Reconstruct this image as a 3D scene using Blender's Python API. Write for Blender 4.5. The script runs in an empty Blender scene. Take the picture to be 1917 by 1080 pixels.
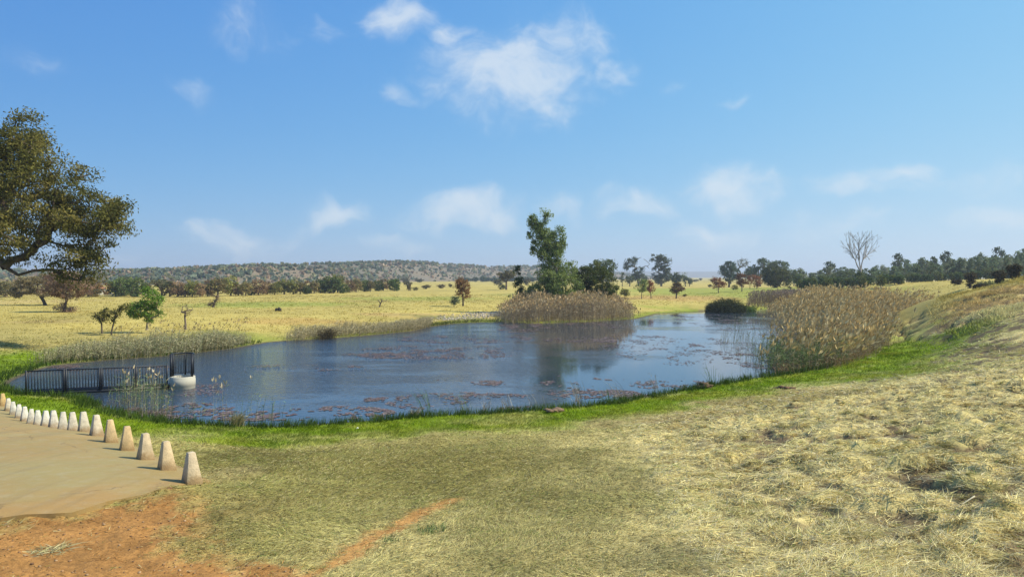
import bpy, math, random
import numpy as np
from mathutils import Vector

# ------------------------------------------------------------------ camera, sky, sun, exposure
SC = bpy.context.scene
COL = SC.collection
RNG = np.random.default_rng(7)
F = 1369.0                      # focal length in photograph pixels (1917 wide)
CAMZ = 5.1                      # metres above the pond
PITCH = -math.atan(22 / F)      # looking very slightly down
cam_d = bpy.data.cameras.new('camera')
cam_d.sensor_width = 36.0
cam_d.lens = 36.0 * F / 1917.0
cam_d.clip_end = 30000
cam_d.clip_start = 0.1
cam = bpy.data.objects.new('camera', cam_d)
COL.objects.link(cam)
cam.location = (0, 0, CAMZ)
cam.rotation_euler = (math.radians(90) + PITCH, 0, 0)
SC.camera = cam

SUN_EL, SUN_AZ = math.radians(44), math.radians(93)      # azimuth clockwise from +Y
sun_dir = Vector((math.sin(SUN_AZ) * math.cos(SUN_EL), math.cos(SUN_AZ) * math.cos(SUN_EL), math.sin(SUN_EL)))
sd = bpy.data.lights.new('sun', 'SUN')
sd.energy = 3.9
sd.angle = math.radians(0.53)
sd.color = (1.0, 0.93, 0.76)
sun = bpy.data.objects.new('sun', sd)
COL.objects.link(sun)
sun.rotation_euler = sun_dir.to_track_quat('Z', 'Y').to_euler()

SC.view_settings.view_transform = 'Standard'
SC.view_settings.look = 'None'
SC.view_settings.exposure = 0.72
SC.view_settings.gamma = 1.0
SC.view_settings.use_curve_mapping = False


def ray(px, py):
    """unit direction through a pixel of the photograph"""
    x, u = (px - 958.5) / F, (540.0 - py) / F
    c, s = math.cos(PITCH), math.sin(PITCH)
    v = np.array([x, c - u * s, s + u * c])
    return v / np.linalg.norm(v)


def at(px, py, Y):
    d = ray(px, py)
    return np.array([0, 0, CAMZ]) + d * (Y / d[1])


class NT:
    """tiny helper for node trees"""
    def __init__(self, tree):
        self.t = tree
        tree.nodes.clear()

    def n(self, typ, ins=None, **props):
        nd = self.t.nodes.new(typ)
        for k, v in props.items():
            setattr(nd, k, v)
        for k, v in (ins or {}).items():
            s = nd.inputs[k]
            if isinstance(v, bpy.types.NodeSocket):
                self.t.links.new(v, s)
            else:
                s.default_value = v
        return nd

    def math(self, op, a, b=0.0, c=0.0, clamp=False):
        return self.n('ShaderNodeMath', {0: a, 1: b, 2: c}, operation=op, use_clamp=clamp).outputs[0]

    def mix(self, fac, a, b, blend='MIX'):
        return self.n('ShaderNodeMix', {0: fac, 6: a, 7: b}, data_type='RGBA', blend_type=blend).outputs[2]

    def noise(self, vec, scale, detail=4, rough=0.55, dist=0.0):
        return self.n('ShaderNodeTexNoise', {'Vector': vec, 'Scale': scale, 'Detail': detail, 'Roughness': rough, 'Distortion': dist})

    def maprange(self, v, a, b, c=0.0, d=1.0, smooth=True):
        return self.n('ShaderNodeMapRange', {0: v, 1: a, 2: b, 3: c, 4: d}, interpolation_type='SMOOTHSTEP' if smooth else 'LINEAR').outputs[0]


def make_world():
    w = bpy.data.worlds.new('World')
    SC.world = w
    w.use_nodes = True
    N = NT(w.node_tree)
    sky = N.n('ShaderNodeTexSky', sky_type='NISHITA', sun_disc=False, sun_elevation=SUN_EL, sun_rotation=SUN_AZ,
              altitude=1300, air_density=1.0, dust_density=0.6, ozone_density=2.5)
    hs = N.n('ShaderNodeHueSaturation', {'Hue': 0.495, 'Saturation': 1.15, 'Value': 1.0, 'Color': sky.outputs[0]})
    tc = N.n('ShaderNodeTexCoord')
    sep = N.n('ShaderNodeSeparateXYZ', {0: tc.outputs['Generated']})
    X, Y, Z = sep.outputs
    az = N.math('ARCTAN2', X, Y)
    el = N.math('ARCSINE', Z)
    uv = N.n('ShaderNodeCombineXYZ', {0: az, 1: el, 2: 0.0}).outputs[0]
    wn = N.noise(uv, 9.0, 3, 0.5)
    off = N.n('ShaderNodeVectorMath', {0: wn.outputs['Color'], 1: (0.5, 0.5, 0.5)}, operation='SUBTRACT').outputs[0]
    off = N.n('ShaderNodeVectorMath', {0: off, 3: 0.10}, operation='SCALE').outputs[0]
    uvw = N.n('ShaderNodeVectorMath', {0: uv, 1: off}, operation='ADD').outputs[0]
    clouds = [(965, 135, 190, 115, 1.0), (1075, 75, 110, 70, 0.75), (880, 125, 90, 90, .85), (745, 28, 85, 45, 1.0), (845, 45, 55, 38, .7),
              (1150, 125, 70, 45, .55), (475, 55, 90, 55, .34), (600, 35, 90, 40, .2), (357, 170, 40, 30, .55), (40, 95, 70, 35, .35),
              (750, 165, 60, 28, .45), (632, 402, 95, 36, .9), (880, 400, 130, 48, 1.0), (810, 405, 80, 30, .5), (442, 450, 115, 42, .75),
              (755, 455, 85, 28, .65), (1195, 385, 110, 38, .8), (1365, 358, 125, 50, .9), (1325, 432, 100, 32, .75), (1640, 350, 120, 38, .7),
              (1850, 345, 100, 36, .6), (1050, 392, 80, 32, .55), (530, 440, 60, 22, .4), (1255, 148, 30, 18, .4), (1372, 202, 28, 14, .35),
              (215, 465, 80, 24, .4), (1570, 420, 120, 30, .55), (1880, 410, 100, 30, .55)]
    acc = None
    for (px, py, rx, ry, s) in clouds:
        d = ray(px, py)
        a0, e0 = math.atan2(d[0], d[1]), math.asin(d[2])
        k = math.cos(e0)
        dv = N.n('ShaderNodeVectorMath', {0: uvw, 1: (a0, e0, 0)}, operation='SUBTRACT').outputs[0]
        dv = N.n('ShaderNodeVectorMath', {0: dv, 1: (F * k / rx, F / ry, 0)}, operation='MULTIPLY').outputs[0]
        ln = N.n('ShaderNodeVectorMath', {0: dv}, operation='LENGTH').outputs['Value']
        m = N.maprange(ln, 1.25, 0.1, 0.0, s)
        acc = m if acc is None else N.math('MAXIMUM', acc, m)
    # the same kind of small fair-weather puffs over the rest of the sky
    side = N.maprange(N.math('ABSOLUTE', az), 0.72, 0.95)
    top = N.maprange(el, 0.42, 0.55)
    rest = N.math('MAXIMUM', side, top)
    big = N.noise(tc.outputs['Generated'], 3.2, 2, 0.5)
    rm = N.math('MULTIPLY', N.maprange(big.outputs[0], 0.52, 0.72, 0.0, 0.8), rest)
    acc = N.math('MAXIMUM', acc, rm)
    st = N.n('ShaderNodeVectorMath', {0: uvw, 1: (1.0, 1.5, 1.0)}, operation='MULTIPLY').outputs[0]
    fb = N.noise(st, 17.0, 9, 0.62, 0.25)
    det = N.math('MULTIPLY_ADD', N.math('SUBTRACT', fb.outputs[0], 0.5), 2.5, 0.0)
    den = N.math('ADD', N.math('MULTIPLY', acc, 1.15), det)
    den = N.maprange(den, 0.16, 1.45, 0.0, 1.0)
    edge = N.maprange(acc, 0.0, 0.3)
    den = N.math('MULTIPLY', N.math('MULTIPLY', den, edge), 0.58)
    den = N.math('ADD', den, N.math('MULTIPLY', N.maprange(acc, 0.05, 1.0), 0.13), clamp=True)
    # brighter towards the sun, then the soft shoulder of the camera's exposure
    sd_ = N.n('ShaderNodeVectorMath', {0: tc.outputs['Generated'], 1: tuple(sun_dir)}, operation='DOT_PRODUCT').outputs['Value']
    g = N.maprange(sd_, -0.4, 0.7, 0.6, 1.8, False)
    ch = N.n('ShaderNodeSeparateColor', {0: hs.outputs[0]}).outputs
    cc = []
    for k, half in ((0, 6.8), (1, 3.85), (2, 1.3)):
        v = N.math('MULTIPLY', ch[k], g)
        cc.append(N.math('MULTIPLY', N.math('DIVIDE', v, N.math('ADD', v, half)), 4.05))
    skyc = N.n('ShaderNodeCombineColor', {0: cc[0], 1: cc[1], 2: cc[2]}).outputs[0]
    colr = N.mix(den, skyc, (3.15, 3.45, 3.7, 1))
    bg = N.n('ShaderNodeBackground', {'Color': colr, 'Strength': 0.15})
    out = N.n('ShaderNodeOutputWorld', {0: bg.outputs[0]})


make_world()

# ------------------------------------------------------------------ numeric helpers
def _hash(ix, iy, seed):
    h = (ix.astype(np.int64) * 374761393 + iy.astype(np.int64) * 668265263 + seed * 1442695041) & 0xFFFFFFFF
    h = ((h ^ (h >> 13)) * 1274126177) & 0xFFFFFFFF
    return ((h ^ (h >> 16)) & 0xFFFF) / 65535.0


def vnoise(x, y, seed=0):
    x = np.asarray(x, float); y = np.asarray(y, float)
    ix, iy = np.floor(x), np.floor(y)
    fx, fy = x - ix, y - iy
    fx = fx * fx * (3 - 2 * fx); fy = fy * fy * (3 - 2 * fy)
    a, b = _hash(ix, iy, seed), _hash(ix + 1, iy, seed)
    c, d = _hash(ix, iy + 1, seed), _hash(ix + 1, iy + 1, seed)
    return (a * (1 - fx) + b * fx) * (1 - fy) + (c * (1 - fx) + d * fx) * fy


def fbm(x, y, oct=4, seed=0, gain=0.5):
    s, a, t = 0.0, 1.0, 0.0
    for k in range(oct):
        s = s + a * vnoise(np.asarray(x) * 2 ** k + 17.3 * k, np.asarray(y) * 2 ** k - 9.1 * k, seed + k)
        t += a
        a *= gain
    return s / t


def sstep(a, b, x):
    t = np.clip((np.asarray(x, float) - a) / (b - a), 0, 1)
    return t * t * (3 - 2 * t)


def poly_dist(P, x, y, closed=True):
    """distance to a polygon / polyline and inside test"""
    x = np.asarray(x, float).ravel(); y = np.asarray(y, float).ravel()
    dmin = np.full(x.shape, 1e9)
    ins = np.zeros(x.shape, bool)
    n = len(P)
    for i in range(n if closed else n - 1):
        x0, y0 = P[i]; x1, y1 = P[(i + 1) % n]
        dx, dy = x1 - x0, y1 - y0
        t = np.clip(((x - x0) * dx + (y - y0) * dy) / (dx * dx + dy * dy + 1e-12), 0, 1)
        dmin = np.minimum(dmin, np.hypot(x - x0 - t * dx, y - y0 - t * dy))
        if closed:
            c = (y0 > y) != (y1 > y)
            with np.errstate(divide='ignore', invalid='ignore'):
                xi = (x1 - x0) * (y - y0) / (y1 - y0 + 1e-20) + x0
            ins ^= c & (x < xi)
    return dmin, ins


def unit(v):
    return v / (np.linalg.norm(v, axis=-1, keepdims=True) + 1e-9)


class MB:
    """collects triangles with a colour per vertex and links them as ONE mesh object"""
    def __init__(self):
        self.v, self.t, self.c, self.n = [], [], [], 0

    def add(self, v, t, c=(1, 1, 1)):
        v = np.asarray(v, float).reshape(-1, 3)
        t = np.asarray(t, int).reshape(-1, 3)
        c = np.asarray(c, float)
        if c.ndim == 1:
            c = np.broadcast_to(c, (len(v), 3))
        self.v.append(v); self.t.append(t + self.n); self.c.append(c)
        self.n += len(v)

    def ribbons(self, P, T, L, W, B, S, col, segs=2, tip=0.0):
        """tapered bent strips: P start, T direction, B bend, S side, all (N,3)"""
        N = len(P)
        if N == 0:
            return
        rows = []
        for k in range(segs + 1):
            t = k / segs
            c = P + L[:, None] * (t * T + t * t * B)
            w = (W * (1 - t * (1 - tip)))[:, None] * 0.5
            if k == segs and tip == 0.0:
                rows.append(c[:, None])
            else:
                rows.append(np.stack([c - S * w, c + S * w], 1))
        V = np.concatenate(rows, 1)
        m = V.shape[1]
        tri = []
        for k in range(segs):
            a = 2 * k
            if k == segs - 1 and tip == 0.0:
                tri += [(a, a + 1, a + 2)]
            else:
                tri += [(a, a + 1, a + 3), (a, a + 3, a + 2)]
        tri = np.array(tri)
        idx = (np.arange(N) * m)[:, None, None] + tri[None]
        self.add(V.reshape(-1, 3), idx.reshape(-1, 3), np.repeat(col, m, 0))

    def diamonds(self, P, A, S, L, W, col):
        """leaf quads: P base, A axis, S side"""
        N = len(P)
        if N == 0:
            return
        V = np.stack([P, P + A * (L * .45)[:, None] + S * (W * .5)[:, None], P + A * L[:, None], P + A * (L * .45)[:, None] - S * (W * .5)[:, None]], 1)
        idx = (np.arange(N) * 4)[:, None, None] + np.array([(0, 1, 2), (0, 2, 3)])[None]
        self.add(V.reshape(-1, 3), idx.reshape(-1, 3), np.repeat(col, 4, 0))

    def tubes(self, P0, P1, R0, R1, col, sides=5):
        N = len(P0)
        if N == 0:
            return
        ax = unit(P1 - P0)
        ref = np.where(np.abs(ax[:, 2:3]) > .9, np.array([[1., 0, 0]]), np.array([[0, 0, 1.]]))
        u = unit(np.cross(ax, ref)); w = np.cross(ax, u)
        a = np.arange(sides) * 2 * math.pi / sides
        ring = np.cos(a)[None, :, None] * u[:, None] + np.sin(a)[None, :, None] * w[:, None]
        V = np.concatenate([P0[:, None] + ring * R0[:, None, None], P1[:, None] + ring * R1[:, None, None]], 1)
        tri = []
        for k in range(sides):
            j = (k + 1) % sides
            tri += [(k, j, sides + j), (k, sides + j, sides + k)]
        idx = (np.arange(N) * 2 * sides)[:, None, None] + np.array(tri)[None]
        c = np.asarray(col, float)
        self.add(V.reshape(-1, 3), idx.reshape(-1, 3), c if c.ndim == 1 else np.repeat(c, 2 * sides, 0))

    def box(self, c, sx, sy, sz, rz=0.0, col=(1, 1, 1), top=1.0):
        x, y, z = sx / 2, sy / 2, sz / 2
        v = np.array([(-x, -y, -z), (x, -y, -z), (x, y, -z), (-x, y, -z), (-x * top, -y * top, z), (x * top, -y * top, z), (x * top, y * top, z), (-x * top, y * top, z)])
        cs, sn = math.cos(rz), math.sin(rz)
        v = np.stack([v[:, 0] * cs - v[:, 1] * sn, v[:, 0] * sn + v[:, 1] * cs, v[:, 2]], 1) + np.asarray(c)
        q = [(0, 3, 2, 1), (4, 5, 6, 7), (0, 1, 5, 4), (1, 2, 6, 5), (2, 3, 7, 6), (3, 0, 4, 7)]
        self.add(v, [t for a, b, c_, d in q for t in ((a, b, c_), (a, c_, d))], col)

    def build(self, name, mat, parent=None, smooth=False):
        v = np.concatenate(self.v); t = np.concatenate(self.t); c = np.concatenate(self.c)
        me = bpy.data.meshes.new(name)
        me.vertices.add(len(v)); me.vertices.foreach_set('co', v.astype(np.float32).ravel())
        me.loops.add(len(t) * 3); me.loops.foreach_set('vertex_index', t.astype(np.int32).ravel())
        me.polygons.add(len(t))
        me.polygons.foreach_set('loop_start', np.arange(0, len(t) * 3, 3, dtype=np.int32))
        if smooth:
            me.polygons.foreach_set('use_smooth', np.ones(len(t), bool))
        ca = me.color_attributes.new('Col', 'FLOAT_COLOR', 'POINT')
        ca.data.foreach_set('color', np.concatenate([c, np.ones((len(c), 1))], 1).astype(np.float32).ravel())
        me.update()
        me.materials.append(mat)
        o = bpy.data.objects.new(name, me)
        COL.objects.link(o)
        if parent is not None:
            o.parent = parent
        return o


def tag(o, label=None, cat=None, group=None, kind=None):
    if label: o['label'] = label
    if cat: o['category'] = cat
    if group: o['group'] = group
    if kind: o['kind'] = kind
    return o


def thing(name, label, cat, loc, rz=0.0, group=None):
    o = bpy.data.objects.new(name, None)
    COL.objects.link(o)
    o.location = tuple(float(a) for a in loc)
    o.rotation_euler = (0, 0, rz)
    o.empty_display_size = 0.3
    return tag(o, label, cat, group)


def copy_tree(root):
    r = root.copy(); COL.objects.link(r)
    for ch in list(root.children):
        c = ch.copy(); COL.objects.link(c); c.parent = r
    return r


# ------------------------------------------------------------------ materials
def attr_col(N):
    return N.n('ShaderNodeVertexColor', layer_name='Col').outputs[0]


def mat_plain(name, rough=0.85, var=0.25, scale=6.0, bump=0.0, bscale=20.0, metallic=0.0, spec=0.3):
    m = bpy.data.materials.new(name); m.use_nodes = True
    N = NT(m.node_tree)
    pos = N.n('ShaderNodeNewGeometry').outputs['Position']
    n1 = N.noise(pos, scale, 6, 0.6)
    k = N.maprange(n1.outputs[0], 0.3, 0.7, 1 - var, 1 + var, False)
    oi = N.n('ShaderNodeObjectInfo').outputs['Color']
    c = N.mix(1.0, attr_col(N), oi, 'MULTIPLY')
    kk = N.n('ShaderNodeCombineColor', {0: k, 1: k, 2: k}).outputs[0]
    c = N.mix(1.0, c, kk, 'MULTIPLY')
    ins = {'Base Color': c, 'Roughness': rough, 'Metallic': metallic, 'Specular IOR Level': spec}
    p = N.n('ShaderNodeBsdfPrincipled', ins)
    if bump:
        b = N.n('ShaderNodeBump', {'Strength': bump, 'Distance': 0.02, 'Height': N.noise(pos, bscale, 5, 0.6).outputs[0]})
        N.t.links.new(b.outputs[0], p.inputs['Normal'])
    N.n('ShaderNodeOutputMaterial', {0: p.outputs[0]})
    return m


def mat_leaf(name, trans=0.3, gain=1.0):
    m = bpy.data.materials.new(name); m.use_nodes = True
    N = NT(m.node_tree)
    oi = N.n('ShaderNodeObjectInfo').outputs['Color']
    c = N.mix(1.0, attr_col(N), oi, 'MULTIPLY')
    ri = N.n('ShaderNodeNewGeometry').outputs['Random Per Island']
    k = N.maprange(ri, 0, 1, 0.7 * gain, 1.3 * gain, False)
    c = N.mix(1.0, c, N.n('ShaderNodeCombineColor', {0: k, 1: k, 2: k}).outputs[0], 'MULTIPLY')
    d = N.n('ShaderNodeBsdfDiffuse', {0: c})
    t = N.n('ShaderNodeBsdfTranslucent', {0: c})
    mx = N.n('ShaderNodeMixShader', {0: trans, 1: d.outputs[0], 2: t.outputs[0]})
    N.n('ShaderNodeOutputMaterial', {0: mx.outputs[0]})
    return m


def mat_ground():
    m = bpy.data.materials.new('ground_soil_and_grass'); m.use_nodes = True
    N = NT(m.node_tree)
    pos = N.n('ShaderNodeNewGeometry').outputs['Position']
    c = attr_col(N)
    a = N.noise(pos, 0.35, 5, 0.6).outputs[0]
    b = N.noise(pos, 2.6, 6, 0.65).outputs[0]
    d = N.noise(pos, 17.0, 7, 0.7).outputs[0]
    e = N.noise(pos, 60.0, 3, 0.6).outputs[0]
    k = N.math('MULTIPLY', N.maprange(a, 0.3, 0.7, 0.88, 1.12, False), N.maprange(b, 0.3, 0.7, 0.82, 1.18, False))
    k = N.math('MULTIPLY', k, N.maprange(d, 0.3, 0.7, 0.66, 1.34, False))
    k = N.math('MULTIPLY', k, N.maprange(e, 0.3, 0.7, 0.8, 1.2, False))
    c = N.mix(1.0, c, N.n('ShaderNodeCombineColor', {0: k, 1: k, 2: k}).outputs[0], 'MULTIPLY')
    h = N.math('ADD', N.math('MULTIPLY', d, 0.6), N.math('MULTIPLY', b, 1.6))
    bp = N.n('ShaderNodeBump', {'Strength': 0.55, 'Distance': 0.06, 'Height': h})
    p = N.n('ShaderNodeBsdfPrincipled', {'Base Color': c, 'Roughness': 0.95, 'Specular IOR Level': 0.1, 'Normal': bp.outputs[0]})
    N.n('ShaderNodeOutputMaterial', {0: p.outputs[0]})
    return m


def mat_road():
    m = bpy.data.materials.new('dusty_concrete'); m.use_nodes = True
    N = NT(m.node_tree)
    pos = N.n('ShaderNodeNewGeometry').outputs['Position']
    a = N.noise(pos, 0.5, 5, 0.65, 0.6).outputs[0]
    b = N.noise(pos, 5.0, 8, 0.7).outputs[0]
    g = N.noise(pos, 90.0, 3, 0.6).outputs[0]
    st = N.n('ShaderNodeMapping', {0: pos, 2: (0, 0, math.radians(-41)), 3: (6.0, 0.5, 1)}).outputs[0]
    tr = N.noise(st, 0.5, 4, 0.6).outputs[0]
    c = N.mix(N.maprange(a, 0.35, 0.65), (0.30, 0.238, 0.098, 1), (0.33, 0.225, 0.088, 1))
    c = N.mix(N.math('MULTIPLY', N.maprange(b, 0.45, 0.7), 0.35), c, (0.36, 0.31, 0.20, 1))
    c = N.mix(N.math('MULTIPLY', N.maprange(tr, 0.5, 0.68), 0.45), c, (0.22, 0.17, 0.085, 1))
    k = N.maprange(g, 0.3, 0.7, 0.86, 1.14, False)
    c = N.mix(1.0, c, N.n('ShaderNodeCombineColor', {0: k, 1: k, 2: k}).outputs[0], 'MULTIPLY')
    c = N.mix(1.0, c, attr_col(N), 'MULTIPLY')
    vo = N.n('ShaderNodeTexVoronoi', {'Vector': N.n('ShaderNodeVectorMath', {0: pos, 1: N.n('ShaderNodeVectorMath', {0: N.noise(pos, 1.6, 4, 0.6).outputs['Color'], 3: 0.7}, operation='SCALE').outputs[0]}, operation='ADD').outputs[0], 'Scale': 0.55}, feature='DISTANCE_TO_EDGE')
    crk = N.math('MULTIPLY', N.maprange(vo.outputs['Distance'], 0.012, 0.003), N.maprange(a, 0.45, 0.6))
    c = N.mix(N.math('MULTIPLY', crk, 0.55), c, (0.12, 0.085, 0.05, 1))
    sp = N.noise(pos, 38.0, 2, 0.5).outputs[0]
    c = N.mix(N.maprange(sp, 0.66, 0.74, 0.0, 0.45), c, (0.20, 0.15, 0.09, 1))
    bp = N.n('ShaderNodeBump', {'Strength': 0.3, 'Distance': 0.01, 'Height': N.math('ADD', b, N.math('MULTIPLY', g, .4))})
    p = N.n('ShaderNodeBsdfPrincipled', {'Base Color': c, 'Roughness': 0.9, 'Specular IOR Level': 0.2, 'Normal': bp.outputs[0]})
    N.n('ShaderNodeOutputMaterial', {0: p.outputs[0]})
    return m


def mat_water():
    m = bpy.data.materials.new('pond_water'); m.use_nodes = True
    N = NT(m.node_tree)
    pos = N.n('ShaderNodeNewGeometry').outputs['Position']
    sep = N.n('ShaderNodeSeparateXYZ', {0: pos}).outputs
    # open water to the left is wind-ruffled, the right end lies in the lee of the reeds
    wob = N.noise(pos, 0.06, 3, 0.6).outputs[0]
    ruf = N.math('ADD', N.maprange(sep[0], 3.5, -4.0), N.maprange(wob, 0.35, 0.65, -0.35, 0.35, False), clamp=True)
    lane = N.noise(N.n('ShaderNodeMapping', {0: pos, 3: (0.5, 1.6, 1)}).outputs[0], 0.16, 3, 0.6).outputs[0]
    ruf = N.math('MULTIPLY', ruf, N.maprange(lane, 0.36, 0.5, 0.35, 1.0))
    ruf = N.math('MULTIPLY', ruf, N.maprange(sep[1], 26.5, 34.0, 0.12, 1.0))
    w1 = N.noise(N.n('ShaderNodeMapping', {0: pos, 2: (0, 0, 0.5), 3: (1.0, 1.7, 1)}).outputs[0], 2.6, 3, 0.55, 0.4).outputs[0]
    w2 = N.noise(N.n('ShaderNodeMapping', {0: pos, 2: (0, 0, -0.4), 3: (1.0, 1.5, 1)}).outputs[0], 8.0, 2, 0.5).outputs[0]
    h = N.math('ADD', w1, N.math('MULTIPLY', w2, 0.30))
    stg = N.math('MULTIPLY_ADD', ruf, 0.95, 0.014)
    bp = N.n('ShaderNodeBump', {'Strength': stg, 'Distance': 0.10, 'Height': h})
    p = N.n('ShaderNodeBsdfPrincipled', {'Base Color': (0.032, 0.048, 0.068, 1), 'Roughness': 0.045, 'IOR': 1.33, 'Normal': bp.outputs[0]})
    N.n('ShaderNodeOutputMaterial', {0: p.outputs[0]})
    return m


M_GROUND, M_ROAD, M_WATER = mat_ground(), mat_road(), mat_water()
M_LEAF = mat_leaf('foliage', 0.40, 1.8)
M_BLADE = mat_leaf('grass_blade', 0.25)
M_REED = mat_leaf('reed_stem', 0.2)
M_BARK = mat_plain('bark', 0.9, 0.35, 9.0, 0.4, 25)
M_CONC = mat_plain('cast_concrete', 0.9, 0.22, 7.0, 0.35, 40)
def mat_bollard():
    m = mat_plain('weathered_bollard', 0.92, 0.25, 9.0, 0.5, 45)
    N = NT.__new__(NT); N.t = m.node_tree
    p = next(n for n in m.node_tree.nodes if n.type == 'BSDF_PRINCIPLED')
    src = p.inputs['Base Color'].links[0].from_socket
    oc = N.n('ShaderNodeTexCoord').outputs['Object']
    wp = N.n('ShaderNodeNewGeometry').outputs['Position']
    z = N.n('ShaderNodeSeparateXYZ', {0: oc}).outputs[2]
    n1 = N.noise(wp, 7.0, 5, 0.65).outputs[0]
    d = N.maprange(N.math('ADD', z, N.math('MULTIPLY', n1, 0.34)), 0.34, 0.16)
    c = N.mix(N.math('MULTIPLY', d, 0.75), src, (0.30, 0.19, 0.085, 1))
    n2 = N.noise(wp, 16.0, 6, 0.7).outputs[0]
    c = N.mix(N.maprange(n2, 0.58, 0.72, 0.0, 0.55), c, (0.22, 0.18, 0.12, 1))
    N.t.links.new(c, p.inputs['Base Color'])
    return m


M_BOLLARD = mat_bollard()
M_METAL = mat_plain('painted_dark_steel', 0.5, 0.15, 12.0)
M_STONE = mat_plain('pale_stone', 0.9, 0.25, 5.0)
M_WEED = mat_plain('floating_pondweed', 0.55, 0.3, 3.0, spec=0.25)
M_SOIL = mat_plain('clod_soil', 0.95, 0.35, 14.0, 0.6, 40)
M_WALL = mat_plain('lime_plaster', 0.9, 0.1, 1.0)

# ------------------------------------------------------------------ the lie of the land
def wpt(px, py, z=0.0):
    """point where a pixel's ray meets the level z"""
    d = ray(px, py)
    t = (z - CAMZ) / d[2]
    return (d[0] * t, d[1] * t)


near_shore = [(150, 745), (205, 770), (260, 782), (330, 792), (430, 797), (520, 800), (600, 795), (700, 788), (800, 780), (880, 776), (950, 772),
              (1010, 768), (1060, 764), (1150, 755), (1200, 745), (1250, 736), (1330, 722), (1400, 710), (1460, 702), (1530, 690), (1590, 664)]
far_shore = [(1560, 612), (1500, 592), (1425, 580), (1370, 582), (1320, 583), (1230, 587), (1190, 597), (1100, 603), (1000, 606), (940, 603), (890, 604), (850, 606),
             (800, 612), (770, 620), (700, 627), (600, 635), (540, 638), (500, 641), (440, 651), (400, 656), (350, 662), (300, 667), (200, 674), (100, 684), (55, 695), (15, 712)]
POND = [wpt(*p) for p in near_shore] + [wpt(*p) for p in far_shore] + [(-23.6, 33.6), (-20.9, 31.5)]

ctrl = []
for (px, py, Y) in [(0, 1080, 6.95), (480, 1080, 6.95), (958, 1080, 7.0), (1440, 1080, 6.8), (1917, 1080, 6.5), (600, 920, 12), (600, 835, 20), (1000, 802, 23), (300, 838, 19.7), (450, 838, 19.6), (800, 822, 21), (1300, 770, 26.5), (1150, 790, 24), (1500, 740, 30.2), (1400, 752, 28.5), (900, 870, 15.0), (1300, 900, 12), (1600, 1000, 8.3),
                    (1600, 680, 43), (1700, 645, 50), (1800, 700, 28), (1917, 700, 23.5), (1500, 800, 17.5), (1700, 800, 15.5), (1917, 850, 11.8),
                    (1917, 600, 42), (1800, 600, 48), (1700, 588, 60), (1917, 560, 52), (1917, 527, 62), (1850, 538, 65), (1800, 549, 67), (1740, 559, 69), (1690, 569, 72),
                    (1817, 538, 92), (1870, 528, 86), (1790, 532, 104), (1900, 523, 76), (1835, 541, 92), (1750, 528, 135),
                    (1617, 536, 150), (1520, 536, 215), (1700, 529, 215), (1917, 521, 215), (1800, 526, 160), (1520, 535, 330), (1800, 522, 330)]:
    p = at(px, py, Y); ctrl.append((p[0], p[1], p[2]))
for i in range(0, 20, 3):                       # the road's fall, along the bollards and beyond its far edge
    x, y = -4.75 - .8098 * i, 10.8 + .928 * i
    z = CAMZ - (3.04 + .0762 * (y - 10.8))
    ctrl.append((x, y, z)); ctrl.append((x - 4.5, y - 4, z + .2))
ctrl += [(0, -10, 2.5), (40, -25, 2.6), (-40, -25, 2.5), (-60, 15, 1.6), (70, 20, 4.6), (55, 45, 5.0), (90, 60, 5.2), (-90, 80, 1.0), (0, -120, 2.5), (150, 0, 5), (-180, 0, 1.5), (-180, 150, 1.0),
         (-120, 260, 1.0), (0, 260, 1.0), (60, 260, 1.0), (-60, 170, 1.0), (0, 170, 1.0), (35, 160, 1.0), (-40, 110, .95), (10, 110, .9), (-30, 70, .9), (-38, 50, .9), (-12, 85, .8), (25, 130, .95),
         (45, 125, .9), (65, 125, 1.0), (22, 100, .7), (240, 260, 5.0), (20, 300, 1.0), (52, 88, .9), (45, 96, .9), (52, 110, .9), (58, 136, 1.0), (40, 76, .95), (48, 82, 1.0), (66, 130, 1.6), (300, 100, 5.0), (0, 3, 2.6), (8, 3, 2.75), (-8, 3, 2.5)]
ctrl = np.array(ctrl)
_c2 = 4.0
_K = np.sqrt((ctrl[:, None, 0] - ctrl[None, :, 0]) ** 2 + (ctrl[:, None, 1] - ctrl[None, :, 1]) ** 2 + _c2)
_zm = 1.5
_A = np.linalg.solve(_K - 0.15 * np.eye(len(ctrl)), ctrl[:, 2] - _zm)


def base_h(x, y):
    z = np.full(np.shape(x), _zm)
    for k in range(len(ctrl)):
        z = z + _A[k] * np.sqrt((x - ctrl[k, 0]) ** 2 + (y - ctrl[k, 1]) ** 2 + _c2)
    r = np.hypot(x, y)
    f = sstep(300, 520, r)
    return np.clip(z, -0.5, 6.5) * (1 - f) + 1.0 * f


RD = np.array([-.8098, .928]) / 1.2317          # road direction, along the bollards
RN = np.array([-.928, -.8098]) / 1.2317         # across the road, away from the pond
R0 = np.array([-4.75, 10.8])


def shore_dist(x, y):
    d, ins = poly_dist(POND, x, y)
    return np.where(ins, -d, d).reshape(np.shape(x))


def smooth_h(x, y, d=None):
    x = np.asarray(x, float); y = np.asarray(y, float)
    if d is None:
        d = shore_dist(x, y)
    hb = base_h(x, y)
    w = sstep(1.5, 9.0, d)
    out = np.maximum(hb, 0.12) * w + (1 - w) * (0.03 + 0.08 * np.maximum(d, 0))
    return np.where(d < 0, np.maximum(-0.9, 0.03 + 0.16 * d), out)


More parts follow.
